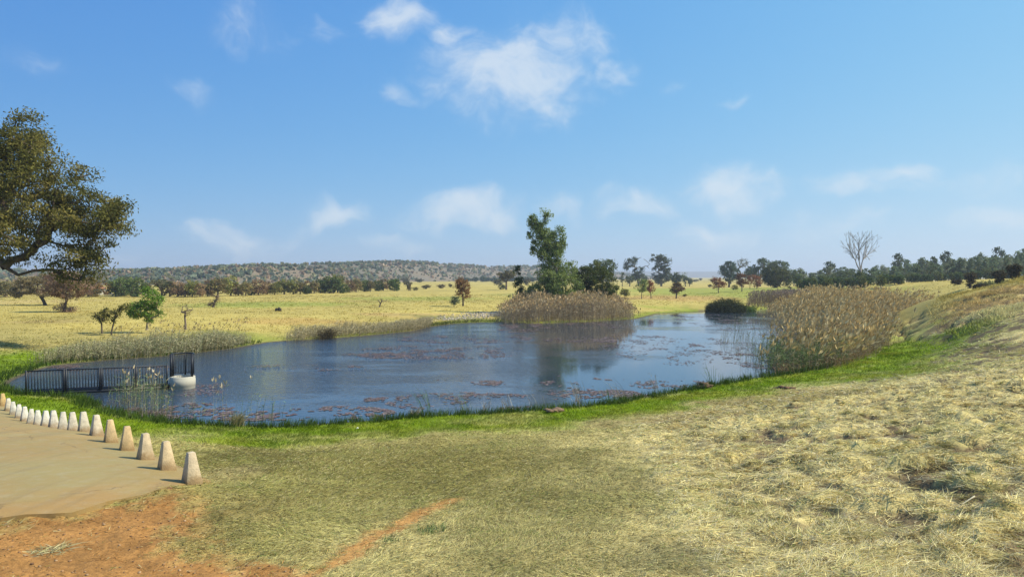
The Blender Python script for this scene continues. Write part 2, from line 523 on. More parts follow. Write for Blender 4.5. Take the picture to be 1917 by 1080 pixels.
def ground_at(px, py, zoff=0.0):
    d = ray(px, py)
    ys = np.concatenate([np.linspace(3, 60, 500), np.geomspace(60.2, 900, 500)])
    P = np.array([0, 0, CAMZ])[None] + d[None] * (ys / d[1])[:, None]
    hh = np.maximum(smooth_h(P[:, 0], P[:, 1]), 0.0) + zoff
    k = np.argmax(P[:, 2] < hh)
    if k == 0:
        k = len(ys) - 1
    return np.array([P[k, 0], P[k, 1], hh[k] - zoff])


def gz(x, y):
    return float(np.maximum(smooth_h(np.array([x]), np.array([y]))[0], -0.9))


def gpoly(pts):
    return [tuple(ground_at(*p)[:2]) for p in pts]


DIRT = gpoly([(-300, 1010), (0, 976), (120, 967), (240, 945), (330, 925), (372, 950), (345, 990), (400, 1030), (480, 1050), (560, 1066), (600, 1076)]) + [(-2.2, 5.2), (-9, 4.6)]
TRACK = gpoly([(846, 933), (800, 955), (755, 980), (700, 1008), (655, 1042), (600, 1072)]) + [(-2.2, 6.3)]

# soft-edged patches of differently coloured turf (centre, half sizes in photograph pixels)
PATCHES = []
for (px, py, rx, ry, c, s) in [
        (500, 570, 190, 6, (.25, .28, .05), .75), (780, 559, 170, 4, (.25, .28, .05), .6), (1330, 543, 190, 7, (.25, .28, .05), .8), (1000, 552, 120, 4, (.30, .29, .07), .5),
        (1260, 558, 130, 6, (.42, .26, .09), .7), (1265, 578, 80, 5, (.28, .29, .05), .8), (560, 602, 120, 8, (.42, .26, .08), .6), (780, 590, 120, 5, (.43, .28, .11), .6),
        (430, 628, 110, 10, (.27, .26, .06), .7), (840, 596, 100, 5, (.20, .20, .06), .8), (100, 602, 90, 4, (.33, .24, .09), .6), (60, 565, 120, 5, (.46, .34, .13), .6),
        (1560, 552, 120, 5, (.42, .30, .11), .5), (1830, 575, 110, 14, (.40, .26, .09), .75), (1880, 545, 90, 10, (.42, .27, .09), .7), (1680, 662, 70, 34, (.12, .22, .03), .9),
        (1740, 650, 140, 30, (.22, .24, .06), .8), (1640, 700, 150, 28, (.19, .21, .05), .7), (700, 858, 340, 42, (.225, .20, .06), .8), (450, 862, 130, 22, (.18, .165, .05), .7),
        (1250, 780, 200, 22, (.27, .22, .085), .6), (1450, 745, 170, 18, (.24, .19, .06), .7), (20, 680, 80, 26, (.11, .18, .03), .9), (1860, 660, 90, 30, (.25, .21, .075), .6),
        (1000, 990, 200, 74, (.25, .225, .075), .6), (700, 930, 280, 66, (.255, .235, .075), .6), (430, 965, 130, 66, (.30, .255, .095), .75), (1250, 1040, 130, 40, (.24, .22, .10), .6),
        (420, 890, 60, 26, (.40, .33, .16), .5), (1080, 900, 140, 66, (.25, .225, .075), .65), (1745, 518, 60, 8, (.17, .075, .05), .9)]:
    g = ground_at(px, py)
    y0, y1 = ground_at(px, py + ry)[1], ground_at(px, py - ry)[1]
    PATCHES.append((g[0], g[1], rx * g[1] / F, max(0.5, (y1 - y0) / 2), np.array(c), s))

STRAW = np.array((.60, .52, .235))
FIELD = np.array((.41, .325, .09))
GREEN = np.array((.15, .215, .010))
SOIL_SHADE = np.array((.085, .058, .036))
RED = np.array((.335, .168, .052))


def road_st(x, y):
    dx, dy = x - R0[0], y - R0[1]
    return dx * RD[0] + dy * RD[1], dx * RN[0] + dy * RN[1]


_front = []
for p in [(372, 908), (340, 912), (290, 922), (200, 943), (120, 966), (0, 978), (-150, 985)]:
    g = ground_at(*p)
    _front.append(road_st(g[0], g[1]))
_front = sorted([(t, s) for s, t in _front])


def road_front(t):
    return np.interp(t, [a for a, b in _front], [b for a, b in _front])


def regions(x, y, d=None):
    """masks and colour of the turf at world x, y"""
    x = np.asarray(x, float); y = np.asarray(y, float)
    if d is None:
        d = shore_dist(x, y)
    n1 = fbm(x * .5, y * .5, 4, 3); n2 = fbm(x * 2.1, y * 2.1, 4, 11); n3 = fbm(x * .09, y * .09, 4, 21)
    n4 = fbm(x * 6, y * 6, 3, 31)
    near = sstep(64, 50, y) * np.ones_like(x)
    # base: mown hay this side of the pond, standing straw on the far side
    t = near[..., None]
    hay = sstep(-3.0, 2.5, x - .13 * y + 1.0 + (n3 - .5) * 5 + (n1 - .5) * 4)[..., None]
    near_c = (STRAW * hay + np.array((.40, .35, .125)) * (1 - hay)) * (0.84 + .32 * n1)[..., None]
    col = near_c * t + FIELD * (0.72 + .56 * n3)[..., None] * (1 - t)
    for (cx, cy, rx, ry, c, s) in PATCHES:
        q = np.hypot((x - cx) / rx, (y - cy) / ry) + (n1 - .5) * .9 + (n2 - .5) * .5
        m = sstep(1.15, .55, q) * s
        col = col * (1 - m)[..., None] + c * (.9 + .2 * n2)[..., None] * m[..., None]
    # patchy moss-green undergrowth between the cut straw
    m = sstep(.52, .68, fbm(x * .8 + 40, y * .8, 4, 51)) * .25 * near
    col = col * (1 - m)[..., None] + np.array((.25, .27, .08)) * m[..., None]
    bankw = 5.0 + 4.0 * (n1 - .5) + 2.5 * (n2 - .5) + 7.0 * (fbm(x * .16 + 7, y * .16, 3, 19) - .5)
    right = sstep(12, 17, x) * near
    green = sstep(1.25, .6, d / (bankw + right * 1.6)) * near
    g2 = sstep(1.2, .4, d / (1.2 + 1.6 * n1)) * (1 - near) * .75
    gc = GREEN * (.65 + .7 * n2)[..., None] + np.array((.06, .02, .012)) * sstep(.5, .75, n1)[..., None]
    worn = sstep(.56, .70, fbm(x * .45 + 3, y * .45, 4, 171)) * .4
    green = green * (1 - worn)
    gm = np.maximum(green, g2)[..., None]
    col = col * (1 - gm) + gc * gm
    # bare red earth
    dd, ins = poly_dist(DIRT, x, y)
    dd = np.where(ins, -dd, dd).reshape(x.shape)
    dirt = sstep(.35, -.35, dd + (n2 - .5) * 1.1 + (n4 - .5) * .7)
    td, _ = poly_dist(TRACK, x, y, False)
    trk = sstep(.24, .06, td.reshape(x.shape) + (n2 - .5) * .18 + (n4 - .5) * .25)
    dirt = np.maximum(dirt, trk * .9)
    rc = RED * (.8 + .4 * n2)[..., None] * (1 + .3 * trk)[..., None]
    col = col * (1 - dirt)[..., None] + rc * dirt[..., None]
    s, tt = road_st(x, y)
    onroad = (tt > -.20) & (s > road_front(tt) + .10 + (n2 - .5) * .25) & (s < 28)
    # coarse trodden tussocks on the right hand slope
    rough = sstep(1.0, 6.0, x - 0.10 * y + 1.5) * sstep(3.0, 6.5, d) * near
    rough = np.maximum(rough * (1 - dirt), sstep(18, 24, x) * sstep(8, 14, d) * sstep(85, 70, y))
    return col, green, dirt, rough, onroad, n1, n2


def relief(x, y, rough, onroad, d):
    lump = fbm(x * 1.7, y * 2.3, 3, 71, .6)
    fine = fbm(x * 4.5, y * 4.5, 3, 81)
    z = (fbm(x * .25, y * .25, 3, 61) - .5) * .16 + (fine - .5) * .05
    z = z + rough * np.interp(y, [20, 34], [1.0, .4]) * ((lump - .5) * .48 + (fine - .5) * .10)
    pit = sstep(.52, .64, fbm(x * .9 + 9, y * .9, 3, 91)) * sstep(24, 28, x) * sstep(44, 48, y) * sstep(64, 60, y) * sstep(48, 42, x)
    z = z - pit * .45
    z = z * sstep(0.0, 2.5, d) * np.where(onroad, 0.0, 1.0) * sstep(400, 150, np.hypot(x, y))
    return z, lump, pit


def build_ground():
    th = np.concatenate([np.linspace(-math.pi, -.86, 60)[:-1], np.linspace(-.86, .86, 560), np.linspace(.86, math.pi, 60)[1:-1]])
    r = np.concatenate([np.geomspace(.6, 5, 14)[:-1], np.geomspace(5, 110, 400)[:-1], np.geomspace(110, 9000, 110)])
    R, T = np.meshgrid(r, th, indexing='ij')
    x, y = R * np.sin(T), R * np.cos(T)
    d = shore_dist(x, y)
    z = smooth_h(x, y, d)
    col, green, dirt, rough, onroad, n1, n2 = regions(x, y, d)
    dz, lump, pit = relief(x, y, rough, onroad, d)
    z = z + dz
    # hollows between the tussocks: bare soil, darkened to paint in their shade
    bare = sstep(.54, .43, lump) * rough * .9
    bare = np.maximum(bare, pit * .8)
    # thatch between the cut stalks, browned to paint the shade among them
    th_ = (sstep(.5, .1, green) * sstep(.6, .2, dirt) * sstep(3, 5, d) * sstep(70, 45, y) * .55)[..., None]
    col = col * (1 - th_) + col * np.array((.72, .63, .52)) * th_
    col = col * (1 - bare)[..., None] + (SOIL_SHADE * 1.35) * bare[..., None]
    mud = sstep(.35, -.1, d)[..., None]
    col = col * (1 - mud) + np.array((.09, .075, .05)) * mud
    nr, nt = R.shape
    V = np.stack([x, y, z], -1).reshape(-1, 3)
    i = np.arange(nr - 1)[:, None] * nt + np.arange(nt)[None]
    j = np.arange(nr - 1)[:, None] * nt + (np.arange(nt)[None] + 1) % nt
    tri = np.stack([np.stack([i, j + nt, j], -1), np.stack([i, i + nt, j + nt], -1)], 2).reshape(-1, 3)
    mb = MB()
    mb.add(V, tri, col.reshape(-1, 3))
    c0 = len(V)
    mb.add([(0, 0, float(z[0].mean()))], np.zeros((0, 3), int), col[0].mean(0))
    mb.t.append(np.array([(c0, k, (k + 1) % nt) for k in range(nt)]))
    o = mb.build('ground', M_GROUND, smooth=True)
    tag(o, kind='structure')


build_ground()

# pond water: one sheet a little larger than the shoreline, the banks rise through it
def build_water():
    P = np.array(POND)
    c = P.mean(0)
    me = bpy.data.meshes.new('pond_water')
    ring = [tuple(p + (p - c) / np.linalg.norm(p - c) * .9) + (0.0,) for p in P]
    me.from_pydata(ring, [], [list(range(len(ring)))])
    me.update()
    me.materials.append(M_WATER)
    o = bpy.data.objects.new('pond_water', me)
    COL.objects.link(o)
    tag(o, kind='structure')


build_water()


def build_road():
    mb = MB()
    ts = np.linspace(-.32, 9.0, 42)
    us = np.linspace(0, 1, 70) ** 1.5
    V, C = [], []
    for u in us:
        for t in ts:
            s0 = float(road_front(t)) + .10 * math.sin(t * 5.1) * math.sin(t * 2.3)
            s = s0 + (27.5 - s0) * u
            p = R0 + RD * s + RN * t
            V.append((p[0], p[1], 0)); C.append(u)
    V = np.array(V)
    V[:, 2] = smooth_h(V[:, 0], V[:, 1]) + .03
    nt = len(ts)
    tri = []
    for a in range(len(us) - 1):
        for b in range(nt - 1):
            k = a * nt + b
            tri += [(k, k + 1, k + nt + 1), (k, k + nt + 1, k + nt)]
    un = np.array(C); w1 = fbm(V[:, 0] * .9, V[:, 1] * .9, 4, 211); w2 = fbm(V[:, 0] * .35, V[:, 1] * .35, 3, 212)
    dust = (sstep(.08, .0, un + (w1 - .5) * .12) * .4)[:, None]
    stain = (sstep(.52, .68, w2) * .35)[:, None]
    cc = np.ones((len(V), 3)) * (.9 + .2 * w1)[:, None]
    cc = cc * (1 - dust) + np.array((1.12, .86, .66)) * dust
    cc = cc * (1 - stain) + np.array((.82, .80, .78)) * stain
    mb.add(V, tri, cc)
    # slab edges
    edge = [k for k in range(nt)]
    side = [a * nt for a in range(len(us))]
    for e in (edge, side):
        top = V[e]; bot = top - np.array([0, 0, .16])
        n = len(e)
        tr = []
        for k in range(n - 1):
            tr += [(k, k + 1, n + k + 1), (k, n + k + 1, n + k)]
        mb.add(np.concatenate([top, bot]), tr, (.85, .8, .75))
    o = mb.build('road', M_ROAD, smooth=False)
    tag(o, kind='structure')


build_road()

# ------------------------------------------------------------------ far ridges
def build_ridge(name, prof, dist0, dist1, depth, col, bush, nb, seed):
    """prof: silhouette in photograph pixels; distances dist1 (metres) at the columns dist0"""
    px = np.array([p[0] for p in prof], float); py = np.array([p[1] for p in prof], float)
    n = 260
    a = np.linspace(px[0], px[-1], n)
    dist = np.interp(a, dist0, dist1)
    top = CAMZ + (518 - np.interp(a, px, py)) / F * dist
    K = 34
    q = np.linspace(0, 1, K)
    prof_z = np.sin(np.clip(q * 1.25, 0, 1) * math.pi / 2) ** 1.1
    Yd = dist[None] - depth * .8 + depth * q[:, None]
    X = (a - 958.5)[None] / F * dist[None] * np.ones((K, 1))
    nz = fbm(X / 60, Yd / 60, 4, seed)
    Z = 0.8 + (top[None] - 0.8) * prof_z[:, None] * (.80 + .20 * np.minimum(1, q[:, None] * 1.25)) - (1 - q[:, None]) * 0
    Z = Z + (nz - .5) * 7 * (prof_z * (1 - prof_z) * 3)[:, None]
    m = fbm(X / 18, Yd / 18, 4, seed + 5)
    ms = sstep(.46, .62, fbm(X / 45, Yd / 30, 4, seed + 9))[..., None]
    C = np.array(col) * (.7 + .6 * m)[..., None] * (1 - ms * .35) + np.array((.28, .19, .11)) * ms * .35
    V = np.stack([X, Yd, Z], -1)
    mb = MB()
    tri = []
    i = (np.arange(K - 1)[:, None] * n + np.arange(n - 1)[None])
    tri = np.stack([np.stack([i, i + 1, i + n + 1], -1), np.stack([i, i + n + 1, i + n], -1)], 2).reshape(-1, 3)
    mb.add(V.reshape(-1, 3), tri, C.reshape(-1, 3))
    tag(mb.build(name, M_SOIL, smooth=True), kind='structure')
    if nb:
        r = np.random.default_rng(seed)
        iq = r.integers(0, K - 4, nb); ia = r.integers(0, n - 1, nb)
        fr = r.random((nb, 2))
        P = V[iq, ia] * (1 - fr[:, :1]) + V[iq, ia + 1] * fr[:, :1]
        P = P + (V[iq + 1, ia] - V[iq, ia]) * fr[:, 1:]
        kk = fbm(P[:, 0] / 26, P[:, 1] / 40, 3, seed + 3) > r.uniform(.20, .56, nb)
        P = P[kk]; nb = len(P)
        sz = r.uniform(.8, 1.9, nb) ** 1.6 * 1.15 * bush
        mb = MB()
        k = 11
        off = unit(r.normal(size=(nb, k, 3))) * np.array([1, 1, .75])
        c = P[:, None] + (off * r.uniform(.2, .75, (nb, k, 1)) * .6 + np.array([0, 0, .35])) * sz[:, None, None]
        A = unit(r.normal(size=(nb * k, 3)) + np.array([0, 0, .4])); S = unit(np.cross(A, r.normal(size=(nb * k, 3))))
        L = np.repeat(sz, k) * r.uniform(.7, 1.1, nb * k)
        tone = r.random(nb)
        cc = np.where(tone[:, None] < .55, np.array([[.098, .115, .075]]), np.where(tone[:, None] < .8, np.array([[.20, .15, .10]]), np.array([[.15, .145, .07]])))
        cc = np.repeat(cc * r.uniform(.7, 1.4, (nb, 1)), k, 0)
        mb.diamonds(c.reshape(-1, 3) - A * L[:, None] * .5, A, S, L, L * .9, cc)
        o = mb.build('hillside_scrub', M_LEAF)
        tag(o, 'dense grey-green scrub covering the slopes of the long ridge', 'scrub', kind='stuff')


build_ridge('distant_hills', [(900, 514), (1060, 505), (1150, 507), (1250, 508.5), (1400, 508.5), (1600, 511), (1750, 514), (1950, 517)], [900, 1950], [4200, 4200], 900, (.10, .09, .05), 1, 0, 5)
build_ridge('ridge_hill', [(-420, 520), (-250, 506), (0, 506), (60, 512), (190, 513), (250, 509), (330, 506), (400, 503.5), (470, 499), (560, 496), (640, 495), (700, 492), (745, 490.5), (800, 492), (860, 496.5),
                           (920, 500), (1000, 498.5), (1060, 503), (1110, 506), (1180, 514), (1230, 522)], [-420, 560, 760, 1000, 1230], [540, 540, 720, 1000, 1500], 240, (.14, .12, .08), 1.0, 10500, 15)

# ------------------------------------------------------------------ trees
def grow(trunk, att, rng, up=0.35, seg=0.6):
    """joins every attractor to the growing skeleton; returns nodes and parents"""
    nodes = [np.array(p, float) for p in trunk]
    par = [-1] + list(range(len(trunk) - 1))
    root = nodes[0]
    order = np.argsort([np.linalg.norm(a - nodes[-1]) for a in att])
    arr = np.array(nodes)
    for k in order:
        p = att[k]
        dv = p[None] - arr
        dist = np.linalg.norm(dv, axis=1)
        cost = dist * (1 + up * np.clip(-dv[:, 2] / (dist + 1e-6), 0, 1)) + .25 * np.linalg.norm(arr - root, axis=1) * .35
        cost[0] += 1e3
        b = int(np.argmin(cost)); q = arr[b]; D = dist[b]
        n = max(1, int(D / seg))
        pd = unit(arr[b] - arr[par[b]]) if par[b] >= 0 else np.array([0, 0, 1.])
        ctl = q + pd * D * .4 + rng.normal(size=3) * D * .06
        last = b
        new = []
        for i in range(1, n + 1):
            t = i / n
            c = (1 - t) ** 2 * q + 2 * t * (1 - t) * ctl + t * t * p
            nodes.append(c); par.append(last); last = len(nodes) - 1; new.append(c)
        arr = np.concatenate([arr, np.array(new)])
    return arr, np.array(par)


def branch_mesh(mb, nodes, par, r0, rmin, col, rng, e=.5, sides=5):
    cnt = np.zeros(len(nodes))
    haskid = np.zeros(len(nodes), bool)
    haskid[par[par >= 0]] = True
    cnt[~haskid] = 1
    for k in range(len(nodes) - 1, 0, -1):
        cnt[par[k]] += cnt[k]
    R = np.maximum(rmin, r0 * (cnt / cnt.max()) ** e)
    R[0] *= 1.35
    k = np.arange(1, len(nodes))
    rp = np.minimum(R[par[k]], R[k] * 1.5)
    tone = rng.uniform(.8, 1.2, (len(k), 1))
    mb.tubes(nodes[par[k]], nodes[k], rp, R[k], np.array(col)[None] * tone, sides)


def sample_crown(ells, n, rng, shell=.6):
    w = np.array([(e[3] * e[4] * e[5]) ** (2 / 3) for e in ells]); w /= w.sum()
    k = rng.choice(len(ells), n, p=w)
    E = np.array(ells, float)[k]
    u = unit(rng.normal(size=(n, 3))) * (rng.random((n, 1)) ** (1 / 3 * (1 - shell) + .02)) * rng.uniform(.85, 1.08, (n, 1))
    return E[:, :3] + u * E[:, 3:6]


def leaf_mesh(mb, att, n, clump, L, cols, rng, droop=.3, wid=.45, flat=.7, tone=.3):
    """leaves in tufts round the twig ends; cols is two or three foliage colours"""
    k = rng.integers(0, len(att), n)
    spread = rng.uniform(.5, 1.4, len(att))[k][:, None]
    P = att[k] + np.clip(rng.normal(size=(n, 3)), -1.7, 1.7) * clump * spread * np.array([1, 1, flat])
    A = unit(rng.normal(size=(n, 3)) + np.array([0, 0, -droop * 2]) + unit(P - att.mean(0)) * .5)
    S = unit(np.cross(A, rng.normal(size=(n, 3))))
    ll = L * rng.uniform(.6, 1.35, n)
    cols = np.array(cols)
    ct = rng.random(len(att))[k] * .65 + rng.random(n) * .35
    f = ct * (len(cols) - 1)
    i0 = np.minimum(f.astype(int), len(cols) - 2); fr = (f - i0)[:, None]
    C = cols[i0] * (1 - fr) + cols[i0 + 1] * fr
    C = C * rng.uniform(1 - tone, 1 + tone, (n, 1))
    mb.diamonds(P - A * ll[:, None] * .5, A, S, ll, ll * wid, C)


OLIVE = [(.045, .055, .018), (.085, .085, .025), (.13, .11, .035)]
DARKG = [(.025, .038, .016), (.045, .06, .02), (.07, .08, .025)]
GUM = [(.04, .058, .032), (.065, .085, .045), (.10, .12, .06)]
BRIGHT = [(.05, .09, .018), (.08, .14, .025), (.13, .19, .04)]
BROWN = [(.07, .05, .03), (.115, .078, .045), (.15, .105, .06)]
RUST = [(.10, .045, .025), (.15, .068, .035), (.19, .10, .05)]
MIX = [(.05, .055, .022), (.085, .075, .03), (.13, .095, .05)]


def tree(name, label, cat, loc, ells, n_att, n_leaf, L, clump, cols, trunk_r, trunk=None, bark=(.12, .095, .07), seed=0, group=None, droop=.3, wid=.45,
         flat=.7, shell=.6, e=.5, up=.35, rmin=.012, extra=None, seg=None, bare=None, sides=5):
    rng = np.random.default_rng(seed + 100)
    root = thing(name, label, cat, loc, 0, group)
    att = sample_crown(ells, n_att, rng, shell) if n_att else np.zeros((0, 3))
    if extra is not None:
        att = np.concatenate([att, np.array(extra, float)])
    zc = np.mean([q[2] for q in ells]); xc = np.mean([q[0] for q in ells]); yc = np.mean([q[1] for q in ells])
    if trunk is None:
        h = zc * .6
        trunk = [(0, 0, -.15), (xc * .1, yc * .1, h * .3), (xc * .3, yc * .3, h * .65), (xc * .55, yc * .55, h)]
    size = max(q[3] for q in ells)
    att_all = att if bare is None else np.concatenate([att, np.array(bare, float)])
    nodes, par = grow(trunk, att_all, rng, up, seg or max(.25, size * .28))
    mb = MB()
    branch_mesh(mb, nodes, par, trunk_r, rmin, bark, rng, e, sides)
    mb.build('trunk', M_BARK, root)
    if n_leaf:
        mb = MB()
        leaf_mesh(mb, att, n_leaf, clump, L, cols, rng, droop, wid, flat)
        mb.build('crown', M_LEAF, root)
    return root


def place(proto, used, loc, sx, sz, rz, label, group=None, tint=(1, 1, 1)):
    """first use moves the prototype itself, later uses copy it with its parts"""
    if proto.as_pointer() in used:
        r = copy_tree(proto)
    else:
        r = proto; used.add(proto.as_pointer())
    r.location = tuple(float(a) for a in loc)
    r.scale = (float(sx), float(sx), float(sz))
    r.rotation_euler = (0, 0, rz)
    r['label'] = label
    if group: r['group'] = group
    return r


# --- the big spreading tree at the left edge: trunk just outside the picture, crown and low boughs inside
BT = np.array([at(-150, 600, 46)[0], 46.0, 0.0]); BT[2] = gz(BT[0], BT[1])


def rel(px, py, Y, base):
    return at(px, py, Y) - base


ells = []
for (px, py, rx, ry, dy) in [(-40, 300, 95, 70, 0), (40, 300, 70, 62, 0), (90, 345, 70, 60, -1), (150, 400, 70, 42, 0), (195, 395, 38, 34, 1), (60, 390, 90, 55, 0), (125, 440, 60, 36, 1),
                             (140, 490, 42, 36, 0), (-60, 420, 120, 70, 2), (10, 440, 60, 40, -2), (-200, 330, 110, 95, 0), (-280, 420, 100, 70, 0), (-130, 260, 110, 60, 1), (215, 408, 20, 28, 0), (20, 262, 55, 28, 0)]:
    c = rel(px, py, 46 + dy, BT)
    ells.append((c[0], c[1], c[2], rx * 46 / F, rx * 46 / F * .9 + .5, ry * 46 / F))
tw = [rel(px, py, 46, BT) for px, py in [(30, 222), (50, 218), (62, 224), (228, 432), (222, 400), (205, 455), (180, 480), (185, 500), (150, 525), (120, 520), (100, 505), (172, 515), (60, 470), (20, 488), (45, 482), (232, 385)]]
big_bare = [rel(px, py, 46, BT) for px, py in [(10, 500), (35, 515), (62, 507), (90, 505), (110, 512)]]
tree('spreading_tree', 'huge spreading olive-green tree whose crown leans in from the left edge', 'tree', BT, ells, 460, 84000, .205, .40, [(.042, .046, .014), (.088, .082, .022), (.155, .125, .036)], .55,
     trunk=[(0, 0, -.3), (.1, 0, 1.2), (.5, .2, 2.6), (1.2, 0, 3.8), (1.6, 0, 4.8)], bark=(.10, .075, .055), seed=3, droop=.45, wid=.38, flat=.62, shell=.45, up=.2, rmin=.02, extra=tw, seg=.7, bare=big_bare, e=.52)

# --- the tall leaning gum on the far shore and the growth round its foot
g = ground_at(1050, 585); g = np.array([*at(1052, 585, 90)[:2], 0.0]); g[2] = gz(g[0], g[1])
Yg = 90.0
ells = []
for (px, py, rx, ry, dy) in [(1000, 418, 9, 14, 0), (1003, 440, 15, 22, 0), (1012, 465, 17, 24, .4), (1023, 410, 7, 14, 0), (1040, 432, 9, 12, 0), (1043, 452, 14, 18, -.3), (1030, 480, 24, 22, 0), (1046, 462, 12, 16, .3),
                             (1022, 448, 15, 20, .2), (1028, 466, 20, 18, -.4), (1010, 428, 9, 14, 0), (1030, 440, 10, 14, .3), (1035, 510, 34, 28, 0), (1052, 540, 40, 30, -.5), (1020, 550, 36, 24, .5), (1068, 515, 16, 22, .5), (1075, 560, 22, 16, 0)]:
    c = rel(px, py, Yg + dy, g)
    ells.append((c[0], c[1], c[2], rx * Yg / F, rx * Yg / F * .85, ry * Yg / F))
tips = [rel(px, py, Yg, g) for px, py in [(1021, 398), (1024, 403), (994, 407), (999, 405), (1050, 432), (1055, 442)]]
tree('leaning_gum_tree', 'tall ragged light green gum tree with two leaning tops behind the far reeds', 'tree', g, ells, 340, 40000, .24, .27, [(.055, .08, .02), (.11, .14, .04), (.19, .215, .075)], .2,
     trunk=[(0, 0, -.2), (-.1, 0, 1.5), (-.3, 0, 3.2), (-.6, 0, 5.0), (-.9, 0, 6.4)], bark=(.30, .25, .19), seed=5, droop=.5, wid=.4, flat=.85, shell=.5, up=.5, extra=tips, seg=.5)


def px_tree(name, label, cat, px, py, Y, ell_px, n_att, n_leaf, L, clump, cols, tr, **kw):
    """a tree whose foot stands at depth Y under pixel column px; crown given as pixel ellipses"""
    b = at(px, py, Y); b[2] = gz(b[0], b[1])
    ells = []
    for q in ell_px:
        dy = q[4] if len(q) > 4 else 0
        c = rel(q[0], q[1], Y + dy, b)
        ells.append((c[0], c[1], c[2], q[2] * Y / F, q[2] * Y / F * .9, q[3] * Y / F))
    for k in ('trunk_px', 'extra_px', 'bare_px'):
        if k in kw:
            kw[k[:-3]] = [rel(p[0], p[1], Y, b) + np.array([0, (p[2] if len(p) > 2 else 0), 0]) for p in kw.pop(k)]
    return tree(name, label, cat, b, ells, n_att, n_leaf, L, clump, cols, tr, **kw)


px_tree('cypress_shrub', 'thin dark pointed evergreen shrub left of the leaning gum tree', 'tree', 978, 590, 90, [(968, 515, 6, 18), (971, 535, 10, 18), (976, 558, 13, 18), (965, 503, 3, 8)], 40, 2600, .22, .2, DARKG, .09, seed=8, shell=.4, wid=.4)
px_tree('waterside_shrub', 'low blue-green shrub at the foot of the leaning gum tree', 'shrub', 985, 592, 89, [(980, 570, 16, 13), (995, 564, 12, 13), (970, 576, 10, 8)], 40, 3000, .2, .25, [(.03, .05, .025), (.05, .075, .035), (.08, .11, .05)], .07, seed=9)
px_tree('bushy_tree', 'dense rounded dark green tree right of the leaning gum tree', 'tree', 1112, 585, 91, [(1100, 525, 26, 26), (1125, 530, 32, 30, -.5), (1112, 510, 26, 18), (1140, 545, 18, 14), (1090, 545, 18, 14)], 110, 13000, .22, .3, [(.028, .038, .012), (.05, .062, .018), (.09, .095, .028)], .2, seed=10, shell=.7)
px_tree('gum_tree', 'pale grey-green gum crown showing above the dense rounded tree', 'tree', 1128, 545, 150, [(1118, 500, 14, 12), (1134, 496, 16, 11), (1128, 510, 20, 10)], 50, 3500, .36, .4, GUM, .2, seed=11)
px_tree('reed_side_bush', 'small yellow-green bush at the back of the reeds beside the dense tree', 'shrub', 1090, 580, 88, [(1088, 556, 14, 9), (1100, 560, 10, 7)], 16, 900, .2, .2, BRIGHT, .04, seed=12)

# --- single trees and bushes out on the dry grass (left)
px_tree('thorn_tree', 'flat-topped thorn tree with dark trunk, half hidden behind the bare brown one', 'tree', 85, 572, 106, [(50, 530, 22, 8), (72, 522, 30, 9), (100, 530, 28, 12), (40, 545, 20, 8), (85, 545, 34, 10), (28, 552, 12, 5)], 130, 14000, .22, .36, [(.09, .08, .045), (.16, .13, .07), (.20, .17, .09)], .22, seed=20, flat=.45, bark=(.05, .04, .03))
px_tree('brown_thorn_tree', 'sparse reddish-brown thorn tree with shrubby foot under the big tree', 'tree', 119, 587, 84, [(118, 522, 30, 14), (140, 530, 24, 14), (105, 540, 26, 14), (130, 548, 28, 10), (160, 540, 16, 10), (118, 578, 12, 8), (135, 580, 8, 4)], 200, 17000, .16, .27, [(.13, .08, .055), (.19, .125, .085), (.17, .14, .07)], .14, seed=21, bark=(.13, .10, .085), e=.42)
px_tree('rusty_thicket', 'rust and olive leafy tree behind the brown thorn tree beside the small house', 'tree', 165, 560, 150, [(158, 532, 24, 18), (185, 538, 20, 16), (172, 550, 18, 9)], 60, 3400, .34, .4, [(.08, .075, .02), (.13, .10, .03), (.17, .085, .03)], .2, seed=22)
px_tree('green_bush', 'bright green many-stemmed bush on the dry grass beyond the left reeds', 'bush', 275, 615, 57, [(282, 562, 20, 20), (268, 580, 24, 16), (284, 588, 18, 14), (250, 582, 14, 12), (277, 547, 12, 8)], 90, 5200, .17, .17, [(.05, .085, .015), (.09, .15, .025), (.15, .22, .05)], .09, seed=23, bark=(.30, .25, .17), e=.36,
        trunk_px=[(275, 618), (275, 612), (276, 604)], wid=.4)
px_tree('olive_bush', 'small sparse olive bush, leftmost of the pair beside the green bush', 'bush', 191, 621, 56, [(180, 590, 9, 7), (197, 586, 11, 9), (190, 598, 10, 5)], 32, 700, .15, .14, OLIVE, .06, seed=24, bark=(.10, .08, .06), e=.42)
px_tree('olive_bush', 'small sparse olive bush between the leftmost sparse bush and the green bush', 'bush', 208, 623, 55, [(204, 584, 12, 8), (222, 583, 14, 8), (232, 578, 10, 6), (214, 597, 10, 5)], 40, 900, .15, .14, OLIVE, .06, seed=25, bark=(.10, .08, .06), e=.42)
px_tree('dead_sapling', 'short leafless grey sapling right of the green bush', 'dead tree', 347, 615, 57, [(350, 580, 12, 12)], 34, 0, .1, .1, OLIVE, .075, seed=26, bark=(.13, .10, .08), e=.62, up=.9, rmin=.014, trunk_px=[(347, 617), (347, 605), (346, 593), (347, 585)])
px_tree('leaning_stump', 'leaning broken trunk with a few shoots far out on the yellow grass', 'dead tree', 398, 577, 98, [(404, 558, 8, 7), (397, 571, 8, 5)], 20, 300, .2, .25, BROWN, .17, seed=27, bark=(.12, .095, .075), trunk_px=[(398, 579), (400, 570), (404, 562), (407, 555)])
px_tree('bare_stick_tree', 'thin leaning bare stick tree in the middle of the yellow grass', 'dead tree', 709, 576, 100, [(716, 562, 9, 4)], 12, 0, .1, .1, OLIVE, .09, seed=28, bark=(.14, .11, .085), trunk_px=[(709, 578), (712, 569), (715, 563)])
